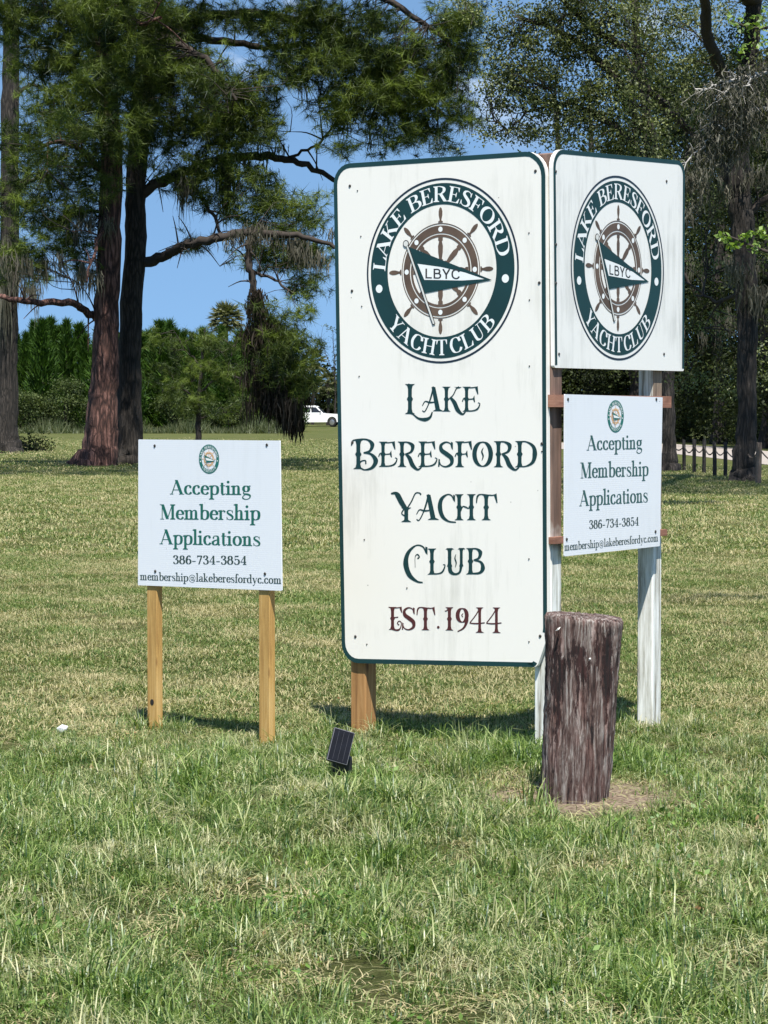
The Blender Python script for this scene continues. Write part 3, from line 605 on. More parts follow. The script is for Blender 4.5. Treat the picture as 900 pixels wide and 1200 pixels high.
# ------------------------------------------------------------------ the big pine pair and the left pine
D1 = 84.0
def overhead(x0, x1, y0, y1, z0, z1, n, rg):
    return np.stack([rg.uniform(x0, x1, n), rg.uniform(y0, y1, n), rg.uniform(z0, z1, n)], 1)
rg0 = np.random.default_rng(77)
tree("pine_tree", 118, D1, [([(112, 549), (118, 520), (122, 460), (125, 380), (128, 280), (130, 180), (124, 90), (118, 0), (112, -120), (108, -230)], [.78, .56, .46, .41, .38, .35, .32, .28, .2, .1])],
     [([(128, 380), (108, 368), (80, 355, -1), (30, 353, -2), (-20, 345, -2)], [.14, .12, .07]),
      ([(127, 210), (100, 180), (70, 165, -1), (40, 175, -2)], [.13, .09, .04]),
      ([(124, 130), (95, 90), (60, 60, 1), (25, 55, 2)], [.13, .09, .04]),
      ([(120, 60), (80, 20), (50, 10, -1)], [.12, .06]),
      ([(128, 240, 0), (112, 290, -2), (100, 330, -3)], [.08, .03]),
      ([(122, 90), (150, 40, -2), (190, 20, -3)], [.12, .05])],
     "large reddish sunlit pine with flared base, front trunk of the pair left of the signs", group="tall pines on the left of the lawn",
     masses=[(125, 150, 32, 24, .9, -3), (120, 95, 36, 30, 1, -3), (122, 40, 36, 26, 1, -3), (118, 0, 40, 20, 1, -3), (45, 70, 30, 24, .8), (60, 25, 55, 35), (120, 15, 50, 35), (95, 75, 35, 32), (70, 125, 42, 30, .9), (105, 150, 30, 32, .8), (80, 200, 40, 30, .9), (95, 245, 28, 26, .9), (70, 285, 40, 22, .8), (40, 250, 28, 32, .9),
             (20, 180, 22, 36, .8), (28, 310, 28, 20, .9), (100, 310, 22, 18, .6), (5, 60, 12, 35, .6), (15, 20, 28, 22), (148, 100, 30, 30, .8), (60, -60, 90, 40, .7), (120, -130, 90, 45, .5), (60, 160, 40, 30, .5, -5), (120, 215, 20, 25, .5, -2)],
     dens=9.0, bark=m_barkp, leaf=m_pine, seed=11, free=np.concatenate([overhead(-16, -5, 60, 76, 14.5, 17, 560, rg0), overhead(-14, -4, 76, 92, 16.5, 20, 110, rg0)]), moss=[(60, 300, 25, 8, .5, 1.4, -1), (100, 260, 20, 5, .5, 1.2, -1), (108, 320, 8, 5, .6, 1.3, -1)])
tree("pine_tree.001", 152, D1 + 1.3, [([(150, 549), (152, 520), (152, 450), (153, 380), (158, 290), (160, 200), (166, 100), (175, 0), (182, -110), (186, -230)], [.60, .44, .38, .37, .35, .33, .30, .26, .2, .1])],
     [([(158, 312), (190, 300), (215, 288, -1), (250, 280, -2), (300, 273, -2), (350, 277, -2), (392, 288, -2)], [.19, .17, .15, .13, .10, .06]),
      ([(160, 232), (185, 215), (215, 203, 1), (250, 188, 2), (300, 184, 2), (335, 186, 2), (365, 197, 2), (400, 215, 2)], [.19, .17, .16, .14, .11, .07]),
      ([(295, 275, -2), (292, 310, -2), (298, 345, -2), (303, 390, -2), (320, 440, -2)], [.12, .12, .10, .05]),
      ([(300, 320, -2), (322, 328, -2), (345, 345, -2)], [.06, .03]),
      ([(228, 222, 1), (245, 245), (262, 282, -1)], [.08, .05]),
      ([(165, 110), (185, 60), (220, 45, 1), (260, 48, 2), (310, 55, 2), (360, 50, 2)], [.18, .15, .12, .09]),
      ([(168, 20), (200, 45, -1), (240, 70, -2), (262, 95, -2), (275, 118, -2)], [.12, .10, .05]),
      ([(170, 60), (240, 20, 2), (330, 20, 3), (420, 50, 3), (480, 100, 3), (520, 135, 3)], [.2, .16, .13, .10, .05]),
      ([(175, 0), (260, -40, 0), (380, -30, 0), (470, 10, 0), (540, 60, 0)], [.2, .16, .12, .05]),
      ([(420, 50, 3), (440, 95, 3), (436, 150, 3)], [.08, .04]),
      ([(335, 186, 2), (370, 170, 2), (390, 150, 1)], [.06, .03])],
     "dark shaded pine close behind the reddish one, with long limbs arching towards the tall sign", group="tall pines on the left of the lawn",
     masses=[(165, 75, 30, 28, 1, -3), (168, 130, 26, 24, .9, -3), (175, 20, 36, 22, 1, -3), (150, 10, 30, 20), (170, 175, 22, 16, .8, -2), (235, 100, 30, 30, .8, -3), (285, 30, 30, 18, .8), (275, 165, 24, 22, .8), (225, 225, 14, 8, .6), (190, 55, 45, 35), (180, 110, 32, 30), (215, 85, 40, 36), (205, 150, 34, 32, .9), (240, 150, 32, 30, .9), (265, 120, 32, 34), (215, 195, 26, 22), (255, 175, 26, 18, .8), (250, 210, 22, 14, .7), (300, 110, 34, 28, .9), (300, 150, 30, 24, .9), (290, 205, 30, 16, .8),
             (230, 20, 40, 22), (330, 35, 36, 30), (350, 75, 34, 30), (380, 30, 40, 34), (400, 80, 40, 36), (440, 50, 42, 42), (430, 110, 46, 34), (475, 90, 38, 46), (390, 130, 22, 22, .9), (395, 165, 18, 12, .9), (470, 150, 40, 22, 1), (515, 60, 38, 48), (520, 120, 34, 34, .9), (505, 160, 26, 16, .7), (550, 40, 26, 45, .8),
             (325, 235, 45, 16, 1.1), (350, 258, 26, 14, 1.1), (310, 300, 30, 14, 1), (345, 300, 30, 22, 1.2), (362, 330, 18, 16, 1.2), (325, 265, 16, 20, 1), (230, 290, 12, 5, .6), (260, 240, 22, 16, .8), (300, 250, 16, 20, .6),
             (335, 385, 22, 18, 1.2, -2), (318, 400, 12, 26, 1.6, -2), (345, 420, 24, 18, 1.1, -2), (328, 450, 22, 22, .9, -2), (345, 365, 16, 12, 1, -2), (312, 372, 12, 18, 1, -2), (350, 440, 18, 22, 1.2, -2), (322, 430, 18, 22, 1.2, -2.5),
             (300, -60, 140, 45, .6), (440, -70, 110, 55, .5), (200, -140, 110, 50, .5)],
     dens=9.0, bark=m_barkd, leaf=m_pine, seed=12, free=np.concatenate([overhead(-6, 1.5, 66, 76, 15.5, 18.5, 240, rg0)]), moss=[(264, 192, 4, 9, 1.2, 2.6, 1), (218, 208, 5, 6, .8, 1.9, 0), (300, 195, 40, 12, .3, .9, 2), (310, 275, 40, 10, .3, .9, -2), (345, 285, 14, 6, .5, 1.2, -2), (400, 130, 60, 16, .4, 1.2, 2), (230, 100, 50, 14, .4, 1.3, 0), (295, 265, 5, 3, .6, 1.2, -2)])  # this trunk's shade is painted by its darker bark colour
# dark matted moss column that hangs from the drooping limb almost to the grass
hb = at(325, 330, D1 - 1); ma = Acc(); rg = np.random.default_rng(5)
tops = [at(300 + rg.normal() * (4 + k * .07) + (k / 130) ** 1.25 * 24, 338 + k, D1 - .7 + rg.normal() * .3) for k in np.linspace(0, 135, 120)]
moss_strands(ma, np.array(tops[:34]), rg, (.3, 1.0), 16, .018, .09); moss_strands(ma, np.array(tops[34:]), rg, (.35, 1.3), 34, .020, .22)
moss_strands(ma, np.array([at(x, y, D1 - .7) for x, y in [(331, 455), (335, 465), (339, 470), (344, 478), (340, 487), (346, 492), (333, 470), (328, 460)]]), rg, (.7, 1.25), 60, .024, .16)
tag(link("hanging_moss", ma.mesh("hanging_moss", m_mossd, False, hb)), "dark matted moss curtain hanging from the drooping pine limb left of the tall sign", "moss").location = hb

tree("pine_tree.002", 6, 112, [([(6, 531), (7, 500), (9, 430), (10, 350), (11, 250), (12, 120), (14, 20), (15, -80), (12, -180)], [.75, .52, .44, .42, .40, .38, .33, .24, .1])],
     [([(10, 330), (25, 320), (45, 330, -2)], [.1, .04]), ([(11, 240), (30, 215), (60, 205)], [.12, .05]), ([(12, 120), (35, 100), (60, 110)], [.10, .04]), ([(11, 260), (-20, 230), (-50, 240)], [.12, .05])],
     "mossy pine trunk cut by the left edge of the photo", group="tall pines on the left of the lawn",
     masses=[(10, 230, 22, 22, .7), (35, 215, 22, 18, .7), (20, 300, 30, 20, .9), (45, 330, 18, 12, .7), (-30, 240, 40, 40, .6), (0, -60, 70, 50, .5), (30, 110, 18, 20, .5)],
     dens=6, bark=m_barkd, leaf=m_pine, seed=13, moss=[(9, 330, 4, 12, 1.5, 4.0, -.6), (30, 335, 5, 6, .8, 2.2, -1), (20, 300, 14, 8, .6, 1.6, -1)])

# ------------------------------------------------------------------ trees on the right
rg = np.random.default_rng(21)
tree("oak_tree", 874, 62, [([(872, 568), (872, 545), (875, 480), (876, 400), (874, 330), (870, 260), (864, 215), (868, 150), (876, 80), (884, 0), (890, -120)], [.38, .29, .22, .24, .27, .29, .29, .24, .2, .18, .1])],
     [([(864, 230), (845, 190), (815, 160, 1), (790, 135, 1), (765, 110, 1), (735, 95, 1)], [.16, .13, .10, .05]),
      ([(868, 150), (850, 100), (830, 40, -1), (820, -20, -2)], [.2, .15, .1]), ([(870, 120), (910, 60), (960, 20)], [.15, .08]),
      ([(866, 260), (900, 230), (940, 220)], [.12, .06]), ([(884, 0), (800, -60, -4), (700, -90, -8)], [.2, .1]), ([(884, -20), (860, -80, -8), (850, -120, -14)], [.2, .1]),
      ([(871, 345), (840, 352, 2), (815, 345, 2)], [.06, .02])],
     "dark oak with a thick furrowed trunk beside the post and chain fence", group="trees on the right of the lawn",
     masses=[(760, 25, 40, 40, .8), (810, 55, 40, 40, .7), (850, 20, 40, 35, .7), (880, 90, 30, 40, .6), (800, 120, 32, 28, .7), (835, 140, 26, 26, .5), (780, 170, 26, 26, .8), (750, 100, 28, 34, .8), (900, 180, 26, 40, .5),
             (830, 250, 28, 32, .7, 3), (900, 300, 22, 40, .6, 2), (820, 320, 28, 30, .7, 3), (840, 380, 30, 34, .5, 3), (815, 430, 26, 34, .5, 4), (850, 450, 26, 30, .4, 4), (895, 60, 24, 40, .6), (865, 60, 24, 34, .6), (800, 20, 30, 26, .7), (890, 420, 20, 40, .4, 3), (855, 200, 18, 20, .5, 1)],
     kind='leaf', dens=9.0, bark=m_barkd, leaf=m_leaf, seed=14, per=100, size=.09, rad=.26,
     free=np.concatenate([overhead(3.8, 14, 44.5, 57, 11.5, 14.0, 1300, rg), overhead(3, 14, 56, 74, 12.5, 15.5, 400, rg)]),
     moss=[(815, 205, 12, 14, .2, .6, -1), (806, 245, 7, 6, .3, .8, -1), (838, 225, 10, 5, .2, .6, -1), (866, 312, 8, 5, .3, .8, -1), (885, 335, 8, 5, .4, .9, -.5), (890, 200, 8, 5, .4, .8, -.5)])
tree("oak_tree.001", 786, 74, [([(784, 553), (784, 530), (783, 470), (782, 400), (778, 300), (770, 200), (756, 120), (745, 40), (740, -60)], [.34, .2, .17, .17, .17, .16, .14, .11, .07])],
     [([(780, 300), (740, 260), (700, 240)], [.1, .05]), ([(770, 200), (720, 150), (670, 120)], [.14, .05]), ([(765, 180), (720, 90), (660, 40), (610, 20)], [.16, .1, .05]), ([(745, 60), (690, 30), (640, -20)], [.12, .06]), ([(670, 120), (620, 130), (590, 160)], [.05, .02])],
     "slim leaning oak behind the right banner post, its small leaves spreading above the tall sign", group="trees on the right of the lawn",
     masses=[(600, 55, 32, 38, .9), (590, 110, 26, 32, .8), (640, 50, 36, 40), (680, 40, 36, 38), (720, 55, 36, 42), (630, 105, 36, 34), (670, 110, 38, 36), (715, 115, 36, 38), (600, 155, 24, 16, .7), (640, 150, 34, 20), (690, 155, 36, 22), (740, 160, 36, 28), (755, 200, 30, 30), (700, 0, 50, 25, .8), (760, 60, 24, 36, .7), (585, 80, 16, 26, .6), (575, 150, 14, 12, .5), (780, 230, 24, 30, .6), (650, 10, 26, 18, .6),
             (680, -60, 110, 45, .5), (780, 300, 26, 26, .5)],
     kind='leaf', dens=13, bark=m_barkd, leaf=m_leaf, seed=15, per=90, size=.105, rad=.26, tint=(.62, .25), twf=1.0,
     free=overhead(2, 12, 66, 84, 14, 18, 330, rg))

rg = np.random.default_rng(27); tw = onground(1500, 720)
fr = np.concatenate([np.stack([rg.uniform(2.9, 5.2, 26), rg.normal(18.6, .30, 26), rg.normal(7.0, .25, 26)], 1), np.stack([rg.uniform(3.0, 5.0, 12), rg.normal(15.4, .18, 12), rg.normal(6.2, .2, 12)], 1), np.stack([rg.uniform(1.9, 2.9, 4), rg.normal(18.0, .2, 4), rg.normal(7.0, .2, 4)], 1)])
tree("oak_tree.002", 1600, 20, [([(1600, 722), (1602, 500), (1590, 100), (1580, -300), (1560, -700)], [.3, .24, .22, .18, .1])], [([(1590, 0), (1400, -250, -.5), (1200, -350, -1.2), (1000, -380, -1.4)], [.12, .08, .03]), ([(1595, 0), (1400, -200, -3), (1200, -260, -4.4)], [.1, .06, .02])],
     "slim oak just outside the right edge, whose low boughs shade the lawn", kind='leaf', bark=m_barkd, leaf=m_leaf, seed=28, per=70, size=.07, rad=.22, twf=.5, free=fr)
# the wood behind the road: several trees one can tell apart, then the dark mass
wood = [(690, 170, 20), (742, 165, 21), (800, 168, 22), (842, 152, 23), (900, 131, 24), (942, 125, 25), (650, 172, 26)]
wl = ["dark broadleaf tree at the edge of the wood, seen just above the tall sign's corner", "dark broadleaf tree of the wood, behind the upper right logo panel", "dark mossy tree of the wood, just right of the logo panel", "dark tree of the wood between the two fence side trunks",
      "dark tree of the wood behind the big oak trunk", "dark tree of the wood at the right edge of the photo", "dark tree of the wood behind the top of the tall sign"]
for (px, D, sd), lb in zip(wood, wl):
    gy = 490 + FPX * CAMH / D; s = FPX / D
    tree("broadleaf_tree" if sd == 20 else "broadleaf_tree.%03d" % (sd - 20), px, D, [([(px, gy), (px + 2, gy - 60), (px - 3, gy - 160), (px + 4, gy - 300), (px, gy - 420)], [.5, .35, .3, .22, .1])],
         [([(px, gy - 140), (px - 35, gy - 190), (px - 50, gy - 230)], [.14, .05]), ([(px, gy - 180), (px + 35, gy - 230), (px + 45, gy - 280)], [.14, .05]), ([(px, gy - 80), (px + 28, gy - 110, -2), (px + 40, gy - 130, -2)], [.10, .04])],
         lb, group="trees of the wood behind the road",
         masses=[(px + rg.uniform(-32, 32), gy - h, rg.uniform(26, 40), rg.uniform(22, 34), .9, rg.uniform(-4, 4)) for h in list(range(40, 470 if px > 760 else 320, 24))],
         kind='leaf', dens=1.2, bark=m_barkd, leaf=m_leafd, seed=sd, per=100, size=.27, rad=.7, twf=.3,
         moss=[(px + 15, gy - 150, 20, 5, 1.0, 2.5, -5), (px - 15, gy - 220, 20, 5, 1.0, 2.5, -5)])
# undergrowth and the deep mass of the wood
B = at(800, 500, 130); fa = Acc(); rg = np.random.default_rng(31)
C = np.stack([rg.uniform(20.5, 36, 1000), rg.uniform(112, 172, 1000), rg.uniform(.4, 22, 1000)], 1); leaf_cloud(fa, C, rg, 60, .9, .28, tint=(.3, .2))
C = np.stack([rg.uniform(2, 21, 260), rg.normal(165, 2, 260), np.abs(rg.normal(0, 1.4, 260)) + .3], 1); leaf_cloud(fa, C, rg, 60, .6, .22, tint=(.75, .2)); C = np.stack([rg.uniform(19.6, 22, 260), rg.uniform(108, 165, 260), np.abs(rg.normal(0, 1.4, 260)) + .3], 1); leaf_cloud(fa, C, rg, 60, .6, .18, tint=(.75, .2))
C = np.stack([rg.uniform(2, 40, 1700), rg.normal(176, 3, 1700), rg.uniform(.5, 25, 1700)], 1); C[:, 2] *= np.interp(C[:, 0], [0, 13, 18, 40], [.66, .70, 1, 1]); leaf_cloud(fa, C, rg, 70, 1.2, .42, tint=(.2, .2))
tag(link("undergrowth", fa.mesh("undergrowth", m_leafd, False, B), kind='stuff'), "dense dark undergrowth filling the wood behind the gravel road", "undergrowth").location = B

# sapling leaves in the sun, top right and right edge; bleached dead boughs
def leafy_spray(name, spots, D, label, mat, size=.11, per=26, seed=0, stem=None):
    rg = np.random.default_rng(seed); O = at(spots[0][0], spots[0][1], D); root = empty(name, O, label=label, cat="sapling" if 'sapling' in name else "branch")
    a = Acc(); V, F = tube(smooth_path([at(p[0], p[1], D) for p in stem], 5), [.035, .012], 6, .05, rg); a.add(V, F); link("stem", a.mesh("stem", m_twig, True, O), root)
    f = Acc()
    for x, y, r in spots:
        c = at(x, y, D); P = c + rg.normal(size=(per, 3)) * r * D / FPX * [.7, .7, .6]; V, F = diamonds(P, size, rg, .55, .5, .5); f.add(V, F, np.repeat(rg.uniform(0, 1, per), 4))
    link("leaves", f.mesh("leaves", mat, False, O), root); return root
leafy_spray("sapling_branch", [(848, 278, 6), (858, 287, 7), (868, 283, 7), (876, 276, 5), (893, 272, 6), (905, 280, 9), (884, 290, 5)], 43, "spray of fresh bright green leaves catching the sun in front of the oak trunk", m_bright, .105, 24, 41, [(920, 300), (890, 292), (862, 280), (846, 274)])
leafy_spray("leafy_branch", [(860, 22, 8), (875, 35, 9), (890, 25, 9), (898, 50, 10), (872, 58, 7), (905, 10, 12)], 42.5, "fresh pale green leaves hanging into the top right corner", m_bright, .10, 26, 42, [(940, 0), (905, 30), (880, 32), (856, 24)])
def dead_branch(pts_list, D, label, seed):
    rg = np.random.default_rng(seed); O = at(pts_list[0][0][0], pts_list[0][0][1], D); root = empty("dead_branch", O, label=label, cat="branch", group="bleached dead boughs by the oak"); a = Acc(); m = Acc()
    for k, pts in enumerate(pts_list):
        P = smooth_path([at(p[0], p[1], D + rg.normal() * .2) for p in pts], 5); P[1:] += rg.normal(size=(len(P) - 1, 3)) * .025; V, F = tube(P, [.045 if k == 0 else .022, .010], 6, .1, rg); a.add(V, F)
        for j in range(len(P) * 2):
            q = P[rg.integers(0, len(P))]; d = rg.normal(size=3) * .12 + (P[-1] - P[0]) / np.linalg.norm(P[-1] - P[0]) * .10; V, F = tube(np.array([q, q + d * .5 + [0, 0, .03], q + d]), [.006, .003], 3); a.add(V, F)
        C = P[rg.integers(0, len(P), 26)] + rg.normal(size=(26, 3)) * .14; moss_strands(m, C, rg, (.15, .45), 12, .010, .10)
    link("bough", a.mesh("bough", m_dead, True, O), root); link("moss", m.mesh("moss", m_moss, False, O), root, kind='stuff')
dead_branch([[(905, 126), (880, 130), (862, 140), (850, 152), (835, 160), (800, 195)], [(862, 140), (858, 155), (842, 165)], [(850, 152), (838, 145), (825, 152)], [(835, 160), (838, 180), (832, 190)], [(905, 150), (880, 150), (858, 158), (846, 175)]], 43.2, "bleached dead bough slanting down to the top corner of the logo panel", 51)
dead_branch([[(905, 84), (885, 88), (865, 92), (840, 100), (815, 106)], [(865, 92), (850, 110), (838, 125)], [(885, 88), (875, 100), (868, 118)]], 43, "bleached mossy dead bough reaching in from the right edge, the upper one", 52)
for r_, n_ in (((800, 210), 18), ((815, 230), 20), ((806, 175), 16), ((840, 180), 16), ((870, 150), 14), ((888, 120), 12)): pass

# ------------------------------------------------------------------ far side of the field
rg = np.random.default_rng(61)
def conifer_mesh(seed, H=11.5, R=1.28):
    rg = np.random.default_rng(seed); a = Acc(); n = 4200; h = rg.uniform(.02, 1, n); r = R * np.clip(1.04 - h ** 2.6, .10, 1) * rg.uniform(.35, 1.05, n); th = rg.uniform(0, 2 * np.pi, n)
    lump = 1 + .25 * np.sin(th * 3 + h * 14 + seed); r *= lump
    C = np.stack([r * np.cos(th), r * np.sin(th), h * H], 1); D = np.stack([.45 * np.cos(th), .45 * np.sin(th), np.full(n, 1.0)], 1) + rg.normal(size=(n, 3)) * .32; D /= np.linalg.norm(D, axis=1)[:, None]
    V, F = tri_needles(C, D, rg.uniform(.4, 1.0, n), np.full(n, .13), rg); a.add(V, F, np.repeat(np.clip(rg.normal(.5, .28, n), 0, 1), 3)); return a.mesh("crown", m_pine2)
ORD = 'first second third fourth fifth sixth seventh eighth ninth tenth eleventh twelfth thirteenth fourteenth fifteenth sixteenth seventeenth eighteenth'.split()
cm = [conifer_mesh(70 + k) for k in range(5)]
a = Acc(); V, F = tube(np.array([[0, 0, -.3], [0, 0, 5], [0, 0, 11]]), [.16, .12, .03], 6); a.add(V, F); ctm = a.mesh("trunk", m_twig, True)
k = 0
tops = {}
left_n = mid_n = right_n = 0
for px in list(np.arange(-24, 345, 10.5)) + list(np.arange(-360, -30, 11.0)):
    x = px + rg.uniform(-3, 3); Dk = 268 + rg.uniform(-5, 9); p = at(x, 500, Dk)
    gx = int(round(px)); top = np.interp(px, [-400, 20, 60, 100, 165, 200, 230, 260, 300, 340], [386, 388, 380, 388, 388, 384, 388, 392, 396, 404]) + rg.uniform(-11, 8)
    H = (500 - top) / FPX * Dk
    e = empty("conifer_tree", (p[0], Dk, groundz(p[0], Dk)), rg.uniform(0, 6), group="row of young conifers across the field")
    e.scale = (rg.uniform(.8, 1.45),) * 2 + (H / 11.5,)
    link("trunk", ctm, e); link("crown", cm[k % 5], e)
    if px < -26: lb = "young conifer of the far row beyond the photo's left edge"
    elif px < 12: lb = "young conifer of the far row hidden behind the mossy trunk at the left edge"
    elif px < 104: left_n += 1; lb = "young conifer, %s from the left between the edge trunk and reddish pine" % ORD[left_n - 1]
    elif px < 168: lb = "young conifer of the far row hidden behind the pair of big pine trunks"
    else: right_n += 1; lb = "young conifer of the far row, %s right of the dark pine trunk" % ORD[right_n - 1]
    tag(e, lb, "conifer tree"); k += 1

def bush(name, px, py0, py1, wpx, D, label, mat, seed, per=60, size=.16, n=26, cat="bush", group=None, tint=(.55, .25)):
    rg = np.random.default_rng(seed); s = D / FPX; base = at(px, 500, D); base[2] = groundz(base[0], D); H = (py1 - py0) * s; W = wpx * s / 2
    root = empty(name, base, label=label, cat=cat, group=group); q = rg.normal(size=(n, 3)); q /= np.linalg.norm(q, axis=1)[:, None]; q *= rg.uniform(.3, 1, n)[:, None] ** .5
    C = q * [W * .8, W * .7, H * .45] + [0, 0, H * .5]; a = Acc()
    for c in C[:14]:
        V, F = tube(smooth_path([np.array([0, 0, -.1]), c * [.3, .3, .5], c], 3), [.05, .015], 4); a.add(V, F)
    link("stems", a.mesh("stems", m_twig, True), root); f = Acc(); leaf_cloud(f, C, rg, per, max(.3, W * .22), size, tint=tint); link("foliage", f.mesh("foliage", mat), root); return root
bl = [(20, 452, 508, 60, "low grey green bush at the left edge below the conifer row"), (75, 440, 508, 56, "rounded grey green bush left of the reddish pine trunk"), (48, 462, 508, 44, "small bush between two larger grey green bushes left of the pines"),
      (205, 452, 508, 52, "rounded grey green bush just right of the dark pine trunk"), (245, 468, 508, 40, "low bush right of the rounded bush, below the conifer row"), (285, 462, 508, 40, "bright green low bush beneath the conifers near the hanging moss"), (110, 465, 508, 30, "small dark bush hidden beside the reddish pine trunk")]
for i_, (x, y0, y1, wd, lb) in enumerate(bl): bush("bush" if i_ == 0 else "bush.%03d" % i_, x, y0, y1, wd, 258 + i_ % 3, lb, m_bush, 80 + i_, n=44, per=90, size=.26, group="bushes along the field edge")
# uncut grass along the field edge
f = Acc(); rg = np.random.default_rng(90); n = 16000
C = np.stack([rg.uniform(-62, -9.2, n), rg.uniform(250, 264, n), np.full(n, 0.0)], 1); C[:, 2] = groundz(C[:, 0], C[:, 1]); Dn = rg.normal(size=(n, 3)) * .45 + [0, 0, 1]; Dn /= np.linalg.norm(Dn, axis=1)[:, None]
V, F = tri_needles(C, Dn, rg.uniform(.3, 1.5, n) * (1 + .5 * np.sin(C[:, 0] * .9)), np.full(n, .10), rg); f.add(V, F, np.repeat(rg.uniform(0, 1, n), 3))
tag(link("tall_grass", f.mesh("tall_grass", m_reed), kind='stuff'), "uncut tall grass along the far edge of the mown field", "grass")

# young pine standing in mid field in front of the row
tree("young_pine", 232, 150, [([(232, 523), (233, 480), (236, 430), (240, 385)], [.18, .14, .10, .03])],
     [([(234, 470), (210, 455), (190, 458)], [.06, .03]), ([(234, 460), (262, 440), (285, 445)], [.06, .03]), ([(236, 430), (218, 412), (205, 410)], [.05, .02]), ([(236, 430), (262, 412), (275, 405)], [.05, .02]), ([(233, 490), (262, 482), (270, 492)], [.05, .02])],
     "dark bushy young pine in front of the conifer row, above the left banner", masses=[(205, 412, 20, 14), (232, 395, 20, 14), (262, 405, 22, 16), (200, 450, 22, 16), (235, 435, 28, 18), (272, 440, 22, 18), (245, 475, 26, 20), (285, 470, 14, 14, .8), (215, 480, 14, 14, .7), (190, 432, 12, 12), (180, 398, 12, 14, .6)],
     dens=4, bark=m_barkd, leaf=m_pine, seed=16, per=7, depth=1.6)

def palm(name, px, pytop, D, R, label, trunk_r=.22, seed=0, n=34, mat=None):
    rg = np.random.default_rng(seed); c = at(px, pytop, D); gz = groundz(c[0], D); O = np.array([c[0], D, gz]); root = empty(name, O, label=label, cat="palm", group="cabbage palms beyond the field"); H = c[2] - gz - R
    a = Acc(); V, F = tube(np.array([[0, 0, -.2], [.1, 0, H * .5], [0, 0, H]]), [trunk_r, trunk_r * .8, trunk_r], 10, .08, rg); a.add(V, F); link("trunk", a.mesh("trunk", m_barkd, True), root)
    for k in range(n):
        th = k * 2.399; el = math.radians(85 - 125 * (k + .5) / n + rg.normal() * 6); d = np.array([math.cos(th) * math.cos(el), math.sin(th) * math.cos(el), math.sin(el)])
        tip = np.array([0, 0, H]) + d * R * .62; f = Acc(); nb = 15
        V, F = tube(smooth_path([np.array([0, 0, H]), np.array([0, 0, H]) + d * R * .35 + [0, 0, .06], tip], 3), [.025, .015], 4); f.add(V, F, .4)
        side = np.cross(d, [0, 0, 1.]); side /= np.linalg.norm(side) + 1e-9; up = np.cross(side, d); aa = np.linspace(-2.0, 2.0, nb)
        Dn = d[None] * np.cos(aa)[:, None] + side[None] * np.sin(aa)[:, None] + up[None] * rg.normal(size=(nb, 1)) * .12; Dn[:, 2] -= .25; Dn /= np.linalg.norm(Dn, axis=1)[:, None]
        V, F = tri_needles(np.repeat(tip[None], nb, 0), Dn, rg.uniform(.40, .55, nb) * R, np.full(nb, .10 * R), rg); f.add(V, F, np.clip(rg.normal(.5 if el > -.2 else .8, .2), 0, 1))
        link("frond", f.mesh("frond", mat or m_palm), root)
    return root
palm("palm_tree", 265, 352, 292, 2.2, "round headed palm rising above the conifer row", seed=1, n=70)
palm("palm_tree.001", 384, 432, 292, 1.7, "short palm beside the white pickup, left of the tall sign", seed=2, n=26)
palm("palm_tree.002", 366, 404, 297, 2.0, "taller palm left of the tall sign, behind the hanging moss", seed=3, n=30)
tree("slender_tree", 393, 291, [([(393, 500), (393, 470), (392, 430), (390, 388)], [.12, .1, .06, .02])], [([(392, 440), (380, 410), (376, 395)], [.04, .02]), ([(392, 420), (402, 400), (408, 390)], [.04, .02])],
     "slender tree with sparse pale leaves at the left edge of the tall sign", masses=[(392, 470, 12, 12), (388, 384, 8, 6, .8), (393, 396, 9, 7), (380, 404, 6, 5, .7), (394, 412, 9, 8), (392, 430, 9, 8), (404, 400, 8, 10), (390, 450, 10, 10), (400, 420, 8, 10)], kind='leaf', dens=1.2, bark=m_barkd, leaf=m_bush, seed=17, per=26, size=.2, rad=.3)
for i_, (x, y0, y1, wd, D, lb) in enumerate([(362, 424, 490, 34, 300, "dark round tree behind the pickup, nearest the hanging moss"), (385, 440, 492, 30, 305, "dark low tree just behind the pickup's hood"), (405, 425, 492, 40, 310, "dark tree behind the pickup, half hidden by the tall sign"), (345, 430, 490, 34, 303, "dark tree behind the lower end of the hanging moss")]):
    bush("dark_tree" if i_ == 0 else "dark_tree.%03d" % i_, x, y0, y1, wd, D, lb, m_leafd, 95 + i_, n=50, per=90, size=.30, cat="tree", group="dark trees behind the pickup", tint=(.45, .3))
# trees that stand beyond everything, seen only in gaps: one distant tree line
f = Acc(); rg = np.random.default_rng(99)
C = np.stack([rg.uniform(-230, 260, 4400), rg.normal(420, 8, 4400), np.zeros(4400)], 1)
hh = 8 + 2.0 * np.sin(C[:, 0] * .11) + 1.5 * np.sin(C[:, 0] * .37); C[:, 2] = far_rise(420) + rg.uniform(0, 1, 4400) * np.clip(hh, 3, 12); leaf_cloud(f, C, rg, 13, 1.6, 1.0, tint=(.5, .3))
tag(link("distant_tree_line", f.mesh("distant_tree_line", m_leafd), kind='stuff'), "distant dark line of woods closing the view beyond the field", "woods")

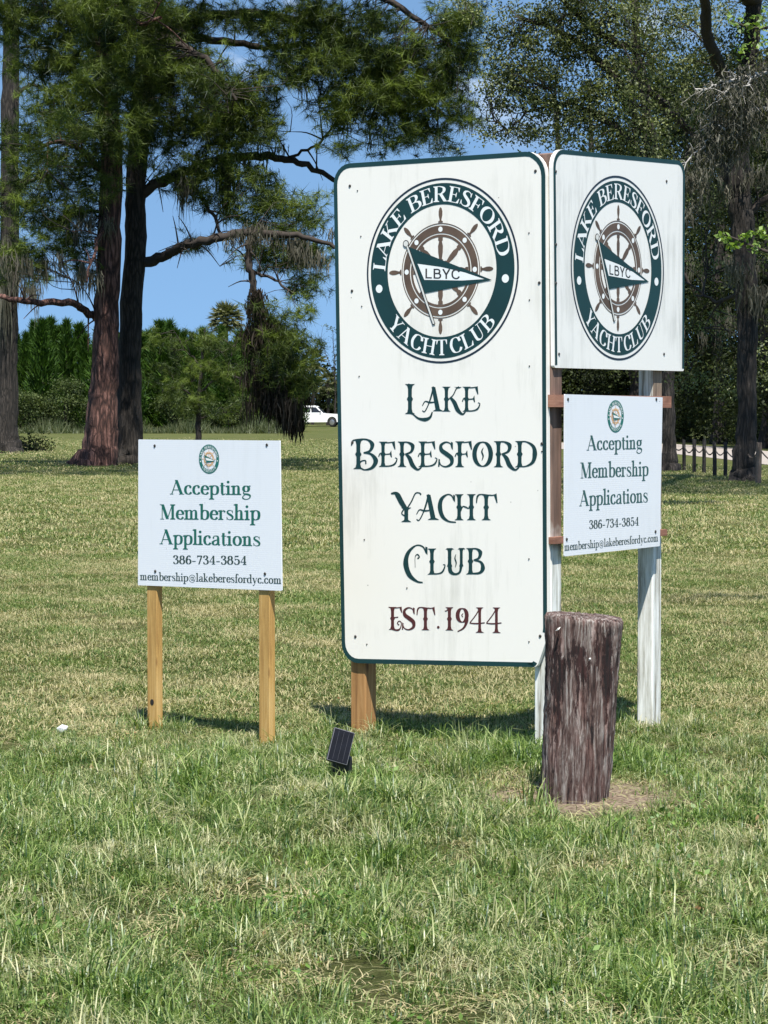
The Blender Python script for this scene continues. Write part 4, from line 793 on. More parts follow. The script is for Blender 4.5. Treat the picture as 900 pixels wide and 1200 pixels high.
# spiky plant at the foot of the dark pine
c = at(183, 500, 97); c[2] = 0; root = empty("spiky_plant", c, label="dark spiky plant with sword leaves peeping over the left banner's top edge", cat="plant"); rg = np.random.default_rng(7)
for k in range(26):
    th = k * 2.4; el = math.radians(rg.uniform(15, 80)); l = rg.uniform(.55, .85); d = np.array([math.cos(th) * math.cos(el), math.sin(th) * math.cos(el), math.sin(el)]); s = np.array([-math.sin(th), math.cos(th), 0]) * .035
    P = [np.array([0, 0, .15]) + d * l * t - np.array([0, 0, .12]) * t * t for t in (0, .4, .75, 1)]
    V = [P[0] + s, P[0] - s, P[1] + s, P[1] - s, P[2] + s * .7, P[2] - s * .7, P[3]]
    me = pymesh("leaf", V, [[0, 1, 3, 2], [2, 3, 5, 4], [4, 5, 6]], m_pine2); link("leaf", me, root)

# fallen leaves and low weeds round the pine roots
bush("ground_vine", 40, 517, 532, 70, 118, "low dark vine patch at the foot of the left edge trunk", m_leafd, 105, n=24, per=50, size=.12, cat="vine", tint=(.6, .3))

# ------------------------------------------------------------------ posts and chain by the road
m_post = plain("dark_creosote_wood", (.016, .013, .011), .8, noise=.4, nscale=8, bump=.3); m_post2 = woodmat("weathered_stake", (.06, .042, .030), (.13, .095, .07), (.22, .17, .13))
m_chain = plain("dull_chain", (.12, .11, .10), .55, .6)
posts = [(787, 547), (801.5, 553), (813.5, 556), (825, 557), (837.5, 560), (850, 561), (875, 566)]
ords = ["first", "second", "third", "fourth", "fifth", "sixth", "seventh"]; ptop = []; rg = np.random.default_rng(9)
for i_, (x, y) in enumerate(posts):
    p = onground(x, y - 1); p[2] = 0; hgt = .95 + rg.uniform(-.03, .03); a = Acc()
    V, F = tube(np.array([[0, 0, -.2], [0, 0, hgt * .5], [rg.normal() * .01, 0, hgt - .02], [rg.normal() * .01, 0, hgt]]), [.055, .052, .050, .04], 10, .04, rg); a.add(V, F); V2 = np.array([[.04 * math.cos(t), .04 * math.sin(t), hgt] for t in np.linspace(0, 2 * np.pi, 10, endpoint=False)]); a.add(V2, [[0, k, k + 1] for k in range(1, 9)])
    o = link("fence_post" if i_ == 0 else "fence_post.%03d" % i_, a.mesh("fence_post", m_post, True), None); o.location = p
    tag(o, ("dark round fence post, " + ords[i_] + " from the left in the chain fence") if i_ < 6 else "dark round fence post in the shade right behind the big oak trunk", "fence post", "dark posts of the chain fence"); ptop.append(p + np.array([0, 0, hgt - .18]))
p = onground(888.5, 568); p[2] = 0; o = link("wooden_stake", boxmesh("wooden_stake", .12, .09, -.2, .98, m_post2, .01)); o.location = p; o.rotation_euler = (.01, .015, .3); tag(o, "pale square wooden stake right of the big oak, with a rope tied to it", "stake"); ptop.append(p + np.array([0, -.05, .86]))
ptop.append(at(930, 540, 55))
for k in range(len(ptop) - 1):
    A, Bp = ptop[k], ptop[k + 1]; n = int(np.linalg.norm(A - Bp) / .045); t = np.linspace(0, 1, n); P = A + (Bp - A) * t[:, None]; P[:, 2] -= .2 * 4 * t * (1 - t) * min(1, np.linalg.norm(A - Bp) / 1.2)
    a = Acc()
    for q in range(n - 1):
        d = P[q + 1] - P[q]; u = d / np.linalg.norm(d); v = np.cross(u, [0, 0, 1.] if q % 2 else [1., .3, 0]); v /= np.linalg.norm(v); c0 = (P[q] + P[q + 1]) / 2
        R_ = np.array([c0 + u * .032 * math.cos(z) + v * .018 * math.sin(z) for z in np.linspace(0, 2 * np.pi, 7)]); V, F = tube(R_, [.006] * 7, 4); a.add(V, F)
    o = link("chain" if k == 0 else "chain.%03d" % k, a.mesh("chain", m_chain if k < 6 else m_post2, True, A)); o.location = A
    lb = ["sagging chain between the %s and %s fence posts from the left" % (ords[k], ords[k + 1])] if k < 5 else [["sagging chain running from the sixth fence post behind the oak trunk", "rope between the oak trunk's rear post and the pale stake", "pale rope leading right from the pale stake out of the photo"][k - 5]]
    tag(o, lb[0], "chain" if k < 6 else "rope")

# ------------------------------------------------------------------ white pickup
m_white = plain("white_car_paint", (.80, .80, .80), .25); m_glass = plain("tinted_window", (.02, .022, .025), .1); m_tyre = plain("tyre_rubber", (.02, .02, .02), .85); m_rim = plain("alloy_rim", (.45, .45, .46), .3, .8); m_trim = plain("dark_trim", (.03, .03, .03), .6)
m_lamp = plain("headlamp_glass", (.6, .62, .65), .1, .3); m_red = plain("tail_lamp", (.35, .02, .02), .3)
Dt = 285.0; tf = at(399, 500, Dt); tz = float(groundz(tf[0], Dt)); TL = 5.75
truck = empty("pickup_truck", (tf[0] - TL / 2, Dt, tz), 0, label="white crew cab pickup parked far off, between the hanging moss and the tall sign", cat="pickup")
def extr(name, prof, y0, y1, mat, parent, inset=0.0, **k):
    n = len(prof); V = [(x, y0, z) for x, z in prof] + [(x, y1, z) for x, z in prof]; F = [list(range(n)), list(range(n, 2 * n))[::-1]] + [[i, n + i, n + (i + 1) % n, (i + 1) % n] for i in range(n)]
    return link(name, pymesh(name, V, F, mat), parent, **k)
def arc2(cx, cz, r, a0, a1, n=8): return [(cx + r * math.cos(math.radians(a0 + (a1 - a0) * k / n)), cz + r * math.sin(math.radians(a0 + (a1 - a0) * k / n))) for k in range(n + 1)]
wx = (-1.72, 1.92)
low = [(-2.85, .62)] + [(-2.85, 1.18), (-2.8, 1.25), (-1.15, 1.25), (1.05, 1.22), (2.55, 1.14), (2.78, 1.05), (2.88, .8), (2.86, .50), (2.45, .42)] + arc2(wx[1], .42, .50, 0, 180) + [(-1.15, .40)] + arc2(wx[0], .42, .50, 0, 180) + [(-2.4, .5)]
extr("body", low, -.98, .98, m_white, truck)
cabp = [(-1.25, 1.24), (-1.18, 1.80), (-1.0, 1.90), (.05, 1.92), (.32, 1.86), (1.02, 1.22)]
V = []
for yy, ins in ((-.94, 0), (.94, 0)):
    for x, z in cabp: V.append((x, yy * (1 - .16 * (z - 1.22) / .7), z))
n = len(cabp); link("cab", pymesh("cab", V, [list(range(n)), list(range(n, 2 * n))[::-1]] + [[i, n + i, n + (i + 1) % n, (i + 1) % n] for i in range(n)], m_white), truck)
for sgn in (-1, 1):
    for win in ([(-1.08, 1.29), (-1.03, 1.76), (-.32, 1.78), (-.32, 1.29)], [(-.22, 1.29), (-.22, 1.78), (.22, 1.77), (.74, 1.33), (.70, 1.29)]):
        V = [(x, sgn * (.955 * (1 - .16 * (z - 1.22) / .7)), z) for x, z in win]; V += [(x, y * .985, z) for x, y, z in V]; m_ = len(win)
        link("side_window", pymesh("side_window", V, [list(range(m_))[::-1], list(range(m_, 2 * m_))] + [[i, (i + 1) % m_, m_ + (i + 1) % m_, m_ + i] for i in range(m_)], m_glass), truck)
    link("door_handle", boxmesh("door_handle", .16, .03, 1.08, 1.12, m_trim, .005, (-.4, sgn * .99, 0)), truck); link("mirror", boxmesh("mirror", .10, .16, 1.28, 1.46, m_trim, .02, (.72, sgn * 1.04, 0)), truck)
link("windscreen", pymesh("windscreen", [(.40, -.80, 1.80), (.40, .80, 1.80), (1.0, .88, 1.25), (1.0, -.88, 1.25), (.36, -.78, 1.78), (.36, .78, 1.78), (.96, .86, 1.22), (.96, -.86, 1.22)], [[0, 3, 2, 1], [4, 5, 6, 7], [0, 1, 5, 4], [1, 2, 6, 5], [2, 3, 7, 6], [3, 0, 4, 7]], m_glass), truck)
for x in wx:
    for sgn in (-1, 1):
        a = Acc(); th = np.linspace(0, 2 * np.pi, 21)[:-1]; rr = [(.26, 0), (.38, 0), (.41, .03), (.41, .22), (.38, .25), (.26, .25)]
        V = np.array([[r * math.cos(t), (-.5 + 0) * 0 + o_, r * math.sin(t)] for r, o_ in rr for t in th]); i = np.arange(len(rr) - 1)[:, None] * 20; j = np.arange(20)[None]; F = np.stack([i + j, i + (j + 1) % 20, i + 20 + (j + 1) % 20, i + 20 + j], -1).reshape(-1, 4); a.add(V, F)
        wl_ = link("wheel", a.mesh("wheel", m_tyre, True), truck); wl_.location = (x, sgn * .86 - .125, .41)
        a = Acc(); V = np.array([[r * math.cos(t), .125 + sgn * dz, r * math.sin(t)] for r, dz in ((.27, .10), (.22, .12), (.06, .11)) for t in th]); i = np.arange(2)[:, None] * 20; F = np.stack([i + j, i + (j + 1) % 20, i + 20 + (j + 1) % 20, i + 20 + j], -1).reshape(-1, 4); a.add(V, F); a.add(V[40:], [[0, k_, k_ + 1] for k_ in range(1, 19)]); link("rim", a.mesh("rim", m_rim), wl_)
link("front_bumper", boxmesh("front_bumper", .16, 1.9, .45, .68, m_rim, .03, (2.88, 0, 0)), truck); link("rear_bumper", boxmesh("rear_bumper", .16, 1.9, .50, .68, m_rim, .03, (-2.9, 0, 0)), truck)
link("grille", boxmesh("grille", .05, 1.2, .74, 1.04, m_trim, .01, (2.86, 0, 0)), truck)
for sgn in (-1, 1): link("headlight", boxmesh("headlight", .18, .28, .84, 1.02, m_lamp, .02, (2.76, sgn * .80, 0)), truck); link("tail_light", boxmesh("tail_light", .06, .14, .85, 1.18, m_red, .01, (-2.85, sgn * .90, 0)), truck)
truck.scale = (1.08, 1.08, 1.22); truck.rotation_euler = (0, 0, math.radians(-6))
# ------------------------------------------------------------------ sign materials
def boardmat(name, base, grime=(.42, .42, .38), amount=.5, pos=(.50, .70), rough=.42, flute=False):
    m, nt, b, L = newmat(name); b.inputs['Roughness'].default_value = rough
    tc = N(nt, 'ShaderNodeTexCoord'); mp = N(nt, 'ShaderNodeMapping'); mp.inputs['Scale'].default_value = (9, 9, .9)
    n = N(nt, 'ShaderNodeTexNoise', i_Scale=2.4, i_Detail=9.0, i_Roughness=.72); L(tc.outputs['Object'], mp.inputs[0]); L(mp.outputs[0], n.inputs['Vector'])
    n2 = N(nt, 'ShaderNodeTexNoise', i_Scale=2.0, i_Detail=5.0); L(tc.outputs['Object'], n2.inputs['Vector'])
    mu = N(nt, 'ShaderNodeMath', operation='MULTIPLY'); L(n.outputs['Fac'], mu.inputs[0]); L(n2.outputs['Fac'], mu.inputs[1])
    r = ramp(nt, [(pos[0] ** 2, (0, 0, 0)), (pos[1] ** 2, (amount,) * 3)]); L(mu.outputs[0], r.inputs[0])
    mi = N(nt, 'ShaderNodeMixRGB'); mi.inputs[1].default_value = (*base, 1); mi.inputs[2].default_value = (*grime, 1); L(r.outputs[0], mi.inputs[0]); col = mi.outputs[0]
    # specks of dirt
    v = N(nt, 'ShaderNodeTexVoronoi', i_Scale=7.0); L(tc.outputs['Object'], v.inputs['Vector']); sp_ = ramp(nt, [(.018, (.25, .22, .2)), (.03, (1, 1, 1))]); L(v.outputs['Distance'], sp_.inputs[0])
    m3 = N(nt, 'ShaderNodeMixRGB', blend_type='MULTIPLY'); m3.inputs[0].default_value = .7; L(col, m3.inputs[1]); L(sp_.outputs[0], m3.inputs[2]); L(m3.outputs[0], b.inputs['Base Color'])
    if flute:
        wv = N(nt, 'ShaderNodeTexWave', bands_direction='Z', i_Scale=32.0); L(tc.outputs['Object'], wv.inputs['Vector'])
        bp = N(nt, 'ShaderNodeBump', i_Strength=.035, i_Distance=.003); L(wv.outputs['Fac'], bp.inputs['Height']); L(bp.outputs[0], b.inputs['Normal'])
    else:
        bp = N(nt, 'ShaderNodeBump', i_Strength=.12, i_Distance=.003); L(n.outputs['Fac'], bp.inputs['Height']); L(bp.outputs[0], b.inputs['Normal'])
    return m
WHITE = (.77, .745, .685)
m_board = boardmat("painted_board", WHITE, (.42, .41, .35), .5, (.50, .68)); m_board2 = boardmat("grimy_painted_board", (.77, .76, .72), (.30, .30, .27), .6, (.49, .68))
m_banner = boardmat("banner_plastic", (.70, .725, .76), (.5, .52, .52), .3, (.52, .7), .35, True)
m_green = plain("dark_teal_paint", (.0035, .034, .036), .5, noise=.12, nscale=5); m_navy = plain("dark_ring_paint", (.010, .020, .035), .4)
m_brown = plain("brown_paint", (.105, .068, .045), .45, noise=.25, nscale=10); m_maroon = plain("maroon_ink", (.075, .018, .018), .4); m_inkw = plain("white_vinyl", (.76, .78, .77), .4)
m_ink = plain("green_ink", (.010, .115, .085), .45); m_inkg = plain("faded_green_ink", (.030, .095, .090), .5); m_inkd = plain("small_print_ink", (.030, .060, .055), .5); m_tan = plain("orange_tan_ink", (.62, .36, .16), .5); m_bgreen = plain("banner_logo_green", (.012, .14, .115), .45)
m_screw = plain("dark_screw", (.06, .055, .05), .5, .5); m_pole = plain("pole_cream", (.62, .62, .58), .45); m_line = plain("outline_ink", (.03, .03, .03), .5); m_hole = plain("drilled_hole", (.012, .010, .008), .9)
m_cedar = woodmat("new_pine_timber", (.27, .145, .038), (.43, .255, .075), (.54, .36, .14)); m_orange = woodmat("treated_orange_post", (.17, .080, .024), (.32, .165, .055), (.44, .25, .10))
m_rail = woodmat("reddish_rail", (.15, .065, .04), (.27, .125, .08), (.38, .20, .13), (2, 2, 14)); m_rail.node_tree.nodes
def oldpost(name, zsplit, brown, soft=.05, xface=None):
    """post with worn white paint low down, bare brown wood above zsplit (metres over its base)"""
    m, nt, b, L = newmat(name); b.inputs['Roughness'].default_value = .8
    tc = N(nt, 'ShaderNodeTexCoord'); mp = N(nt, 'ShaderNodeMapping'); mp.inputs['Scale'].default_value = (16, 16, 1.1); L(tc.outputs['Object'], mp.inputs[0])
    n = N(nt, 'ShaderNodeTexNoise', i_Scale=2.5, i_Detail=9.0, i_Roughness=.68); L(mp.outputs[0], n.inputs['Vector'])
    bw = ramp(nt, [(.3, tuple(c * .45 for c in brown)), (.5, brown), (.7, tuple(min(1, c * 1.7) for c in brown))]); L(n.outputs['Fac'], bw.inputs[0])
    wp = ramp(nt, [(.36, (.22, .20, .16)), (.46, (.50, .50, .45)), (.60, (.74, .75, .72))]); L(n.outputs['Fac'], wp.inputs[0])
    s = N(nt, 'ShaderNodeSeparateXYZ'); L(tc.outputs['Object'], s.inputs[0]); n4 = N(nt, 'ShaderNodeTexNoise', i_Scale=9.0); L(tc.outputs['Object'], n4.inputs['Vector'])
    ad = N(nt, 'ShaderNodeMath', operation='MULTIPLY_ADD'); ad.inputs[1].default_value = .25; L(n4.outputs['Fac'], ad.inputs[0]); L(s.outputs['Z'], ad.inputs[2])
    mr = N(nt, 'ShaderNodeMapRange'); mr.inputs['From Min'].default_value = zsplit + .125 - soft; mr.inputs['From Max'].default_value = zsplit + .125 + soft; L(ad.outputs[0], mr.inputs['Value'])
    if xface is not None:
        gt = N(nt, 'ShaderNodeMath', operation='GREATER_THAN'); gt.inputs[1].default_value = xface; L(s.outputs['X'], gt.inputs[0]); mm_ = N(nt, 'ShaderNodeMath', operation='MULTIPLY'); L(gt.outputs[0], mm_.inputs[0]); L(mr.outputs[0], mm_.inputs[1]); mr = mm_
    mi = N(nt, 'ShaderNodeMixRGB'); L(mr.outputs[0], mi.inputs[0]); L(wp.outputs[0], mi.inputs[1]); L(bw.outputs[0], mi.inputs[2])
    lo = N(nt, 'ShaderNodeMapRange'); lo.inputs['From Min'].default_value = .02; lo.inputs['From Max'].default_value = .16; L(ad.outputs[0], lo.inputs['Value'])
    dm = N(nt, 'ShaderNodeMixRGB'); dm.inputs[1].default_value = (.14, .11, .08, 1); L(lo.outputs[0], dm.inputs[0]); L(mi.outputs[0], dm.inputs[2]); L(dm.outputs[0], b.inputs['Base Color'])
    bp = N(nt, 'ShaderNodeBump', i_Strength=.5, i_Distance=.004); L(n.outputs['Fac'], bp.inputs['Height']); L(bp.outputs[0], b.inputs['Normal']); return m
m_oldA = oldpost("peeling_corner_post", 1.02, (.16, .10, .075)); m_oldB = oldpost("peeling_white_post", 1.06, (.19, .145, .105), xface=-.043)

def screw(plane, u, v, z, parent, r=.008, mat=None):
    n = 10; ring = [(u + r * math.cos(2 * math.pi * k / n), v + r * math.sin(2 * math.pi * k / n)) for k in range(n)]
    V = [plane.pt(a, b, z) for a, b in ring] + [plane.pt(u + (a - u) * .75, v + (b - v) * .75, z + .003) for a, b in ring]
    link("screw", pymesh("screw", V, [[i, (i + 1) % n, n + (i + 1) % n, n + i] for i in range(n)] + [list(range(n, 2 * n))], mat or m_screw), parent)

def logo(plane, c, R, z, parent, small=False):
    """club roundel of radius R centred at c (u,v) on the plane, first layer at height z"""
    G = m_bgreen if small else m_green; W = m_tan if small else m_brown; st = .0006
    def P(x, y): return (c[0] + x * R, c[1] + y * R)
    f = Flat()
    if not small: f.ring(c, R * .978, R)
    else: f.ring(c, R * .97, R)
    f.obj("outer_ring", plane, z, m_navy if not small else G, parent)
    f = Flat(); f.ring(c, R * .715, R * (.945 if not small else .96)); f.obj("roundel_band", plane, z, G, parent)
    f = Flat(); f.arc_text("LAKE BERESFORD", serif_glyph, c, R * .828, R * .168, 178, 9); f.obj("roundel_lettering", plane, z + st, m_inkw, parent); f = Flat(); f.arc_text("YACHT CLUB", serif_glyph, c, R * .828, R * .168, 218, 322, outward=False, space=.12)
    f.obj("roundel_lettering", plane, z + st, m_inkw, parent); f = Flat(); f.disc(P(-.83, -.17), R * .045); f.disc(P(.83, -.11), R * .045); f.obj("roundel_dots", plane, z + st, m_inkw, parent)
    f = Flat(); wc = P(-.01, .0)
    f.ring(wc, R * .505, R * .515); f.ring(wc, R * .405, R * .490); f.ring(wc, R * .365, R * .392); f.disc(wc, R * .085)
    for k in range(8):
        a = math.radians(90 + 45 * k); er = (math.cos(a), math.sin(a)); et = (-er[1], er[0])
        def bar(prof):
            pts = [(wc[0] + R * (er[0] * r + et[0] * w_), wc[1] + R * (er[1] * r + et[1] * w_)) for r, w_ in prof] + [(wc[0] + R * (er[0] * r - et[0] * w_), wc[1] + R * (er[1] * r - et[1] * w_)) for r, w_ in prof[::-1]]; f.poly(pts)
        bar([(.52, .030), (.535, .030), (.54, .014), (.555, .012), (.60, .024), (.64, .025), (.67, .016), (.685, .004)])
        bar([(.09, .030), (.12, .034), (.13, .018), (.20, .030), (.27, .032), (.32, .018), (.33, .030), (.362, .030)])
    f.obj("ship_wheel", plane, z, W, parent)
    f = Flat()
    for k in range(8): a = math.radians(90 + 45 * k); f.disc((wc[0] + R * .448 * math.cos(a), wc[1] + R * .448 * math.sin(a)), R * .028)
    f.obj("wheel_pegs", plane, z + st, m_inkw, parent)
    def Q(x, y): return ((x - 441) / 290 * R + c[0], (506 - y) / 352 * R + c[1])
    f = Flat(); f.poly([Q(314, 408), Q(632, 548), Q(374, 590)], 0); f.obj("pennant", plane, z + 2 * st, [G], parent)
    f = Flat(); f.poly([Q(351, 476), Q(440, 492), Q(530, 516), Q(604, 544), Q(520, 546), Q(377, 538)]); f.obj("pennant_stripe", plane, z + 3 * st, m_inkw, parent)
    if not small:
        f = Flat(); f.text("LBYC", sans_glyph, Q(380, 532), Q(516, 541), R * .105, 0); f.obj("pennant_lettering", plane, z + 4 * st, m_line, parent)
    f = Flat(); f.poly([Q(306, 405), Q(316, 403), Q(420, 708), Q(409, 712)]); f.disc(Q(306, 397), R * .040); f.obj("pennant_pole_outline", plane, z + 4 * st, m_line, parent)
    f = Flat(); f.poly([Q(308.5, 408), Q(314, 406), Q(417, 706), Q(411, 708)]); f.disc(Q(306, 397), R * .030); f.obj("pennant_pole", plane, z + 5 * st, m_pole, parent)

def inset_poly(poly, d):
    P = np.array(poly); n = len(P); A = sum(P[i - 1][0] * P[i][1] - P[i][0] * P[i - 1][1] for i in range(n))
    if A < 0: P = P[::-1]
    out = []
    for i in range(n):
        a, b, c = P[i - 1], P[i], P[(i + 1) % n]; e1 = (b - a) / (np.linalg.norm(b - a) + 1e-9); e2 = (c - b) / (np.linalg.norm(c - b) + 1e-9)
        n1 = np.array([-e1[1], e1[0]]); n2 = np.array([-e2[1], e2[0]]); m = (n1 + n2); m /= np.linalg.norm(m) + 1e-9; k = d / max(.4, float(np.dot(m, n1))); out.append(b + m * k)
    return P, np.array(out)

# ------------------------------------------------------------------ the corner sign: two painted panels on three posts
Zf = .019                                     # panel thickness
Q0 = at(643.5, 640, 11.77)
PF = Plane((Q0[0] - .004, Q0[1] + .0, 0), math.radians(-36)); PR = Plane((Q0[0] + .004, Q0[1] + .0, 0), math.radians(54.5))
inward = np.array([0.0, 1.0, 0])
cs = empty("corner_sign", (Q0[0], Q0[1] + .07, 0), label="tall white two panel yacht club sign with dark green trim, standing on three posts", cat="sign")
org = np.array(cs.location)
def reparent(o): o.location = -np.array([org[0], org[1], 0]) if o.parent is cs else (0, 0, 0)
# posts (square, turned with the panels)
def post(name, x, y, ang, s, z1, mat, label=None, tilt=(0, 0)):
    o = link(name, boxmesh(name, s, s, -.3, z1, mat, .006), cs, label=label); o.location = (x - org[0], y - org[1], 0); o.rotation_euler = (tilt[0], tilt[1], ang); return o
uA, _ = PF.px(426, 780, -.046); pA = PF.pt(uA, 0, -.046); post("post", pA[0], pA[1], math.radians(-36), .092, 2.60, m_orange, "fresh orange brown timber post under the tall panel's left side")
pB = PF.pt(-.040, 0, -.050) ; pB = np.array([Q0[0] + .0, Q0[1] + .066, 0]); post("post", pB[0], pB[1], math.radians(-36), .092, 2.765, m_oldA, "corner post between the panels, bare brown above and peeling white below")
uC, _ = PR.px(761, 700, -.046); pC = PR.pt(uC, 0, -.046); post("post", pC[0], pC[1], math.radians(54.5), .088, 2.55, m_oldB, "right rear post with worn white paint, behind the banner", )

frontc = [PF.px(403.5, 776.5), PF.px(632, 781.5), PF.px(645.4, 742), PF.px(643.2, 176.5), PF.px(393.5, 193)]
front_outline = rounded(frontc, [.10, .02, .03, .115, .10])
fp = slab("front_panel", PF, front_outline, 0, Zf, [m_board, m_board], cs)
def band(plane, outline, d, z, mat, parent, name="green_border", skip=None):
    P, I = inset_poly(outline, d); n = len(P); V = [plane.pt(*p, z) for p in P] + [plane.pt(*p, z) for p in I]; F = []
    for i in range(n):
        j = (i + 1) % n
        if skip and skip((P[i] + P[j]) / 2): continue
        F.append([i, j, n + j, n + i])
    return link(name, pymesh(name, V, F, mat), parent)
uch = PF.px(636, 770); ucr = PF.px(642, 742)
band(PF, [(u - .007 * (u > PF.px(630, 400)[0]), v) for u, v in front_outline], .022, Zf + .0008, m_green, fp, skip=lambda p: p[0] > PF.px(634.5, 775)[0] and PF.px(640, 781)[1] - .1 < p[1] < ucr[1])
lf = Flat()
X = PF.px
def L4(txt, x0, y0, x1, y1, capx, f, plane, font=deco_glyph, big=None, m=0, track=0.0):
    u0 = plane.px(x0, y0, Zf); u1 = plane.px(x1, y1, Zf); cap = plane.px(x0, y0 - capx, Zf)[1] - u0[1]
    f.text(txt, font, u0, u1, cap, m, big, track=track)
L4("LAKE", 474, 481.5, 563, 482, 28, lf, PF, big={'L': 1.22}); L4("BbRbSFORD", 413, 546.5, 631, 547.5, 28.5, lf, PF, big=None) if False else None
lf.obj("club_name_lettering", PF, Zf + .0012, m_green, fp); lf = Flat(); L4("BERESFORD", 414, 546.5, 630, 547, 28.5, lf, PF, big={'B': 1.18})
lf.obj("club_name_lettering", PF, Zf + .0012, m_green, fp); lf = Flat(); L4("YAcHT", 461, 609, 582, 609, 29, lf, PF, big={'Y': 1.15}); lf.obj("club_name_lettering", PF, Zf + .0012, m_green, fp); lf = Flat(); L4("ClUb", 475, 673, 569, 672.5, 29.5, lf, PF, big={'C': 1.18})
lf.obj("club_name_lettering", PF, Zf + .0012, m_green, fp)
lf = Flat(); L4("eST.1944", 455, 737.5, 589, 739, 26, lf, PF, big=None, track=.02); lf.obj("year_lettering", PF, Zf + .0012, m_maroon, fp)
ct = PF.px(517.2, 317.3, Zf); R1 = PF.px(517.2, 208.5, Zf)[1] - ct[1]; logo(PF, ct, R1, Zf + .001, fp)
for x, y in [(410, 218), (627.5, 200.5), (412.5, 341), (632, 331.5), (413, 518.5), (635, 520), (416.5, 746), (633, 745.5)]: screw(PF, *PF.px(x, y, Zf), Zf, fp)
for x, y in [(419, 223.5), (423, 277), (424, 359), (620, 273), (620.5, 351.5), (620.5, 429), (421, 441), (427, 632.5), (430, 755), (620, 655), (620, 752), (635, 529), (477, 689)]: screw(PF, *PF.px(x, y, Zf), Zf, fp, .0038)

rightc = [PR.px(645.4, 431), PR.px(797.5, 435), PR.px(798.5, 189), PR.px(643.2, 174.5)]
right_outline = rounded(rightc, [.012, .012, .075, .085])
rp = slab("side_panel", PR, right_outline, 0, Zf, [m_board2, m_board2], cs, label="shorter grimy panel facing right with the club roundel only")
vb = PR.px(700, 425)[1]
band(PR, [(u + .006 * (u < PR.px(655, 300)[0]), v) for u, v in right_outline], .020, Zf + .0008, m_green, rp, skip=lambda p: p[1] < vb)
ct = PR.px(724.8, 314.3, Zf); R2 = PR.px(724.8, 206, Zf)[1] - ct[1]; logo(PR, ct, R2, Zf + .001, rp)
for x, y in [(651.3, 201), (781, 212.5), (651.5, 286.5), (651.5, 332), (655, 415), (778, 415)]: screw(PR, *PR.px(x, y, Zf), Zf, rp, .008)
# rails that carry the banner
def rail(x0, x1, y0, y1, z0, z1):
    u0, v0 = PR.px(x0, y0, (z0 + z1) / 2); u1, v1 = PR.px(x1, y0, (z0 + z1) / 2); vb_ = PR.px(x0, y1, (z0 + z1) / 2)[1]
    V = [PR.pt(u, v, z) for z in (z0, z1) for u, v in ((u0, vb_), (u1, vb_), (u1, v0), (u0, v0))]
    return slab("rail", PR, [(u0, vb_), (u1, vb_), (u1, v0), (u0, v0)], z0, z1, [m_rail], cs)
rail(646, 783, 462.5, 477, .001, .038); rail(646, 778, 629.5, 637.5, .001, .038)
for o in cs.children:
    if o.name.split('.')[0] in ('front_panel', 'side_panel', 'rail'): o.location = (-org[0], -org[1], 0)

# ------------------------------------------------------------------ the two membership banners
def banner(name, plane, corners, zb, th, label, group, rows, lg, lgr, holes, ink, inkd, base, posts_fn=None, bow=0.0):
    root = empty(name, base, label=label, cat="sign", group=group); o = np.array(base)
    bd = slab("board", plane, rounded(corners, [.004] * 4, 3), zb, zb + th, [m_banner], root); z = zb + th
    for txt, x0, y0, x1, y1, capx, s in rows:
            f = Flat(); nm, mt = (("headline_lettering", ink), ("contact_lettering", inkd))[s]; u0 = plane.px(x0, y0, z); u1 = plane.px(x1, y1, z); cap = plane.px(x0, y0 - capx, z)[1] - u0[1]; f.text(txt, serif_glyph, u0, u1, cap); f.obj(nm, plane, z + .0008, mt, bd)
    ct = plane.px(*lg, z); R = plane.px(lg[0], lg[1] - lgr, z)[1] - ct[1]
    logo(plane, ct, R, z + .0008, bd, True)
    for x, y in holes: screw(plane, *plane.px(x, y, z), z, bd, .0085)
    for c_ in root.children: c_.location = -o
    return root
ZR = .040
banner("membership_sign", PR, [PR.px(660.3, 652, ZR), PR.px(772, 640, ZR), PR.px(775.3, 465.5, ZR), PR.px(660.7, 462, ZR)], ZR, .006,
       "white membership banner hung on brown rails below the logo panel, right of the tall sign", "membership signs",
       [("Accepting", 687.7, 527.8, 752.6, 526, 17.5, 0), ("Membership", 680, 560.5, 760, 557.5, 18.5, 0), ("Applications", 679, 593.2, 759.3, 588.5, 18.5, 0), ("386-734-3854", 690, 620, 748.6, 615.6, 10.8, 1), ("membership@lakeberesfordyc.com", 661.2, 645.4, 771.3, 634.2, 9.5, 1)],
       (721.3, 487.9), 19, [(665.5, 468), (769, 468), (664, 632), (768, 623)], m_inkg, m_inkd, (PR.pt(.5, 0, ZR)[0], PR.pt(.5, 0, ZR)[1], 0))
q = onground(181, 856); q2 = onground(313, 872); PL = Plane((q[0], q[1] - .045, 0), math.atan2(q2[1] - q[1], q2[0] - q[0]))
ms = banner("membership_sign.001", PL, [PL.px(162.7, 685.7), PL.px(331.3, 692.3), PL.px(329, 516.3), PL.px(163.2, 515)], 0, .006,
            "white membership banner standing alone on two fresh pine posts, at the left", "membership signs",
            [("Accepting", 199.8, 579.2, 294.5, 580, 16.8, 0), ("Membership", 187.6, 608.5, 305.5, 609.5, 17.5, 0), ("Applications", 187.6, 637.5, 305.7, 640, 17.3, 0), ("386-734-3854", 202.5, 660.8, 289.5, 661.8, 10.6, 1), ("membership@lakeberesfordyc.com", 164.2, 679.6, 330.2, 684.2, 9.4, 1)],
            (245, 538), 17.2, [(181.3, 522.5), (312.7, 521.5), (182, 669.5), (310.5, 672.5)], m_ink, m_inkd, (q[0] + .35, q[1], 0))
mo = np.array(ms.location)
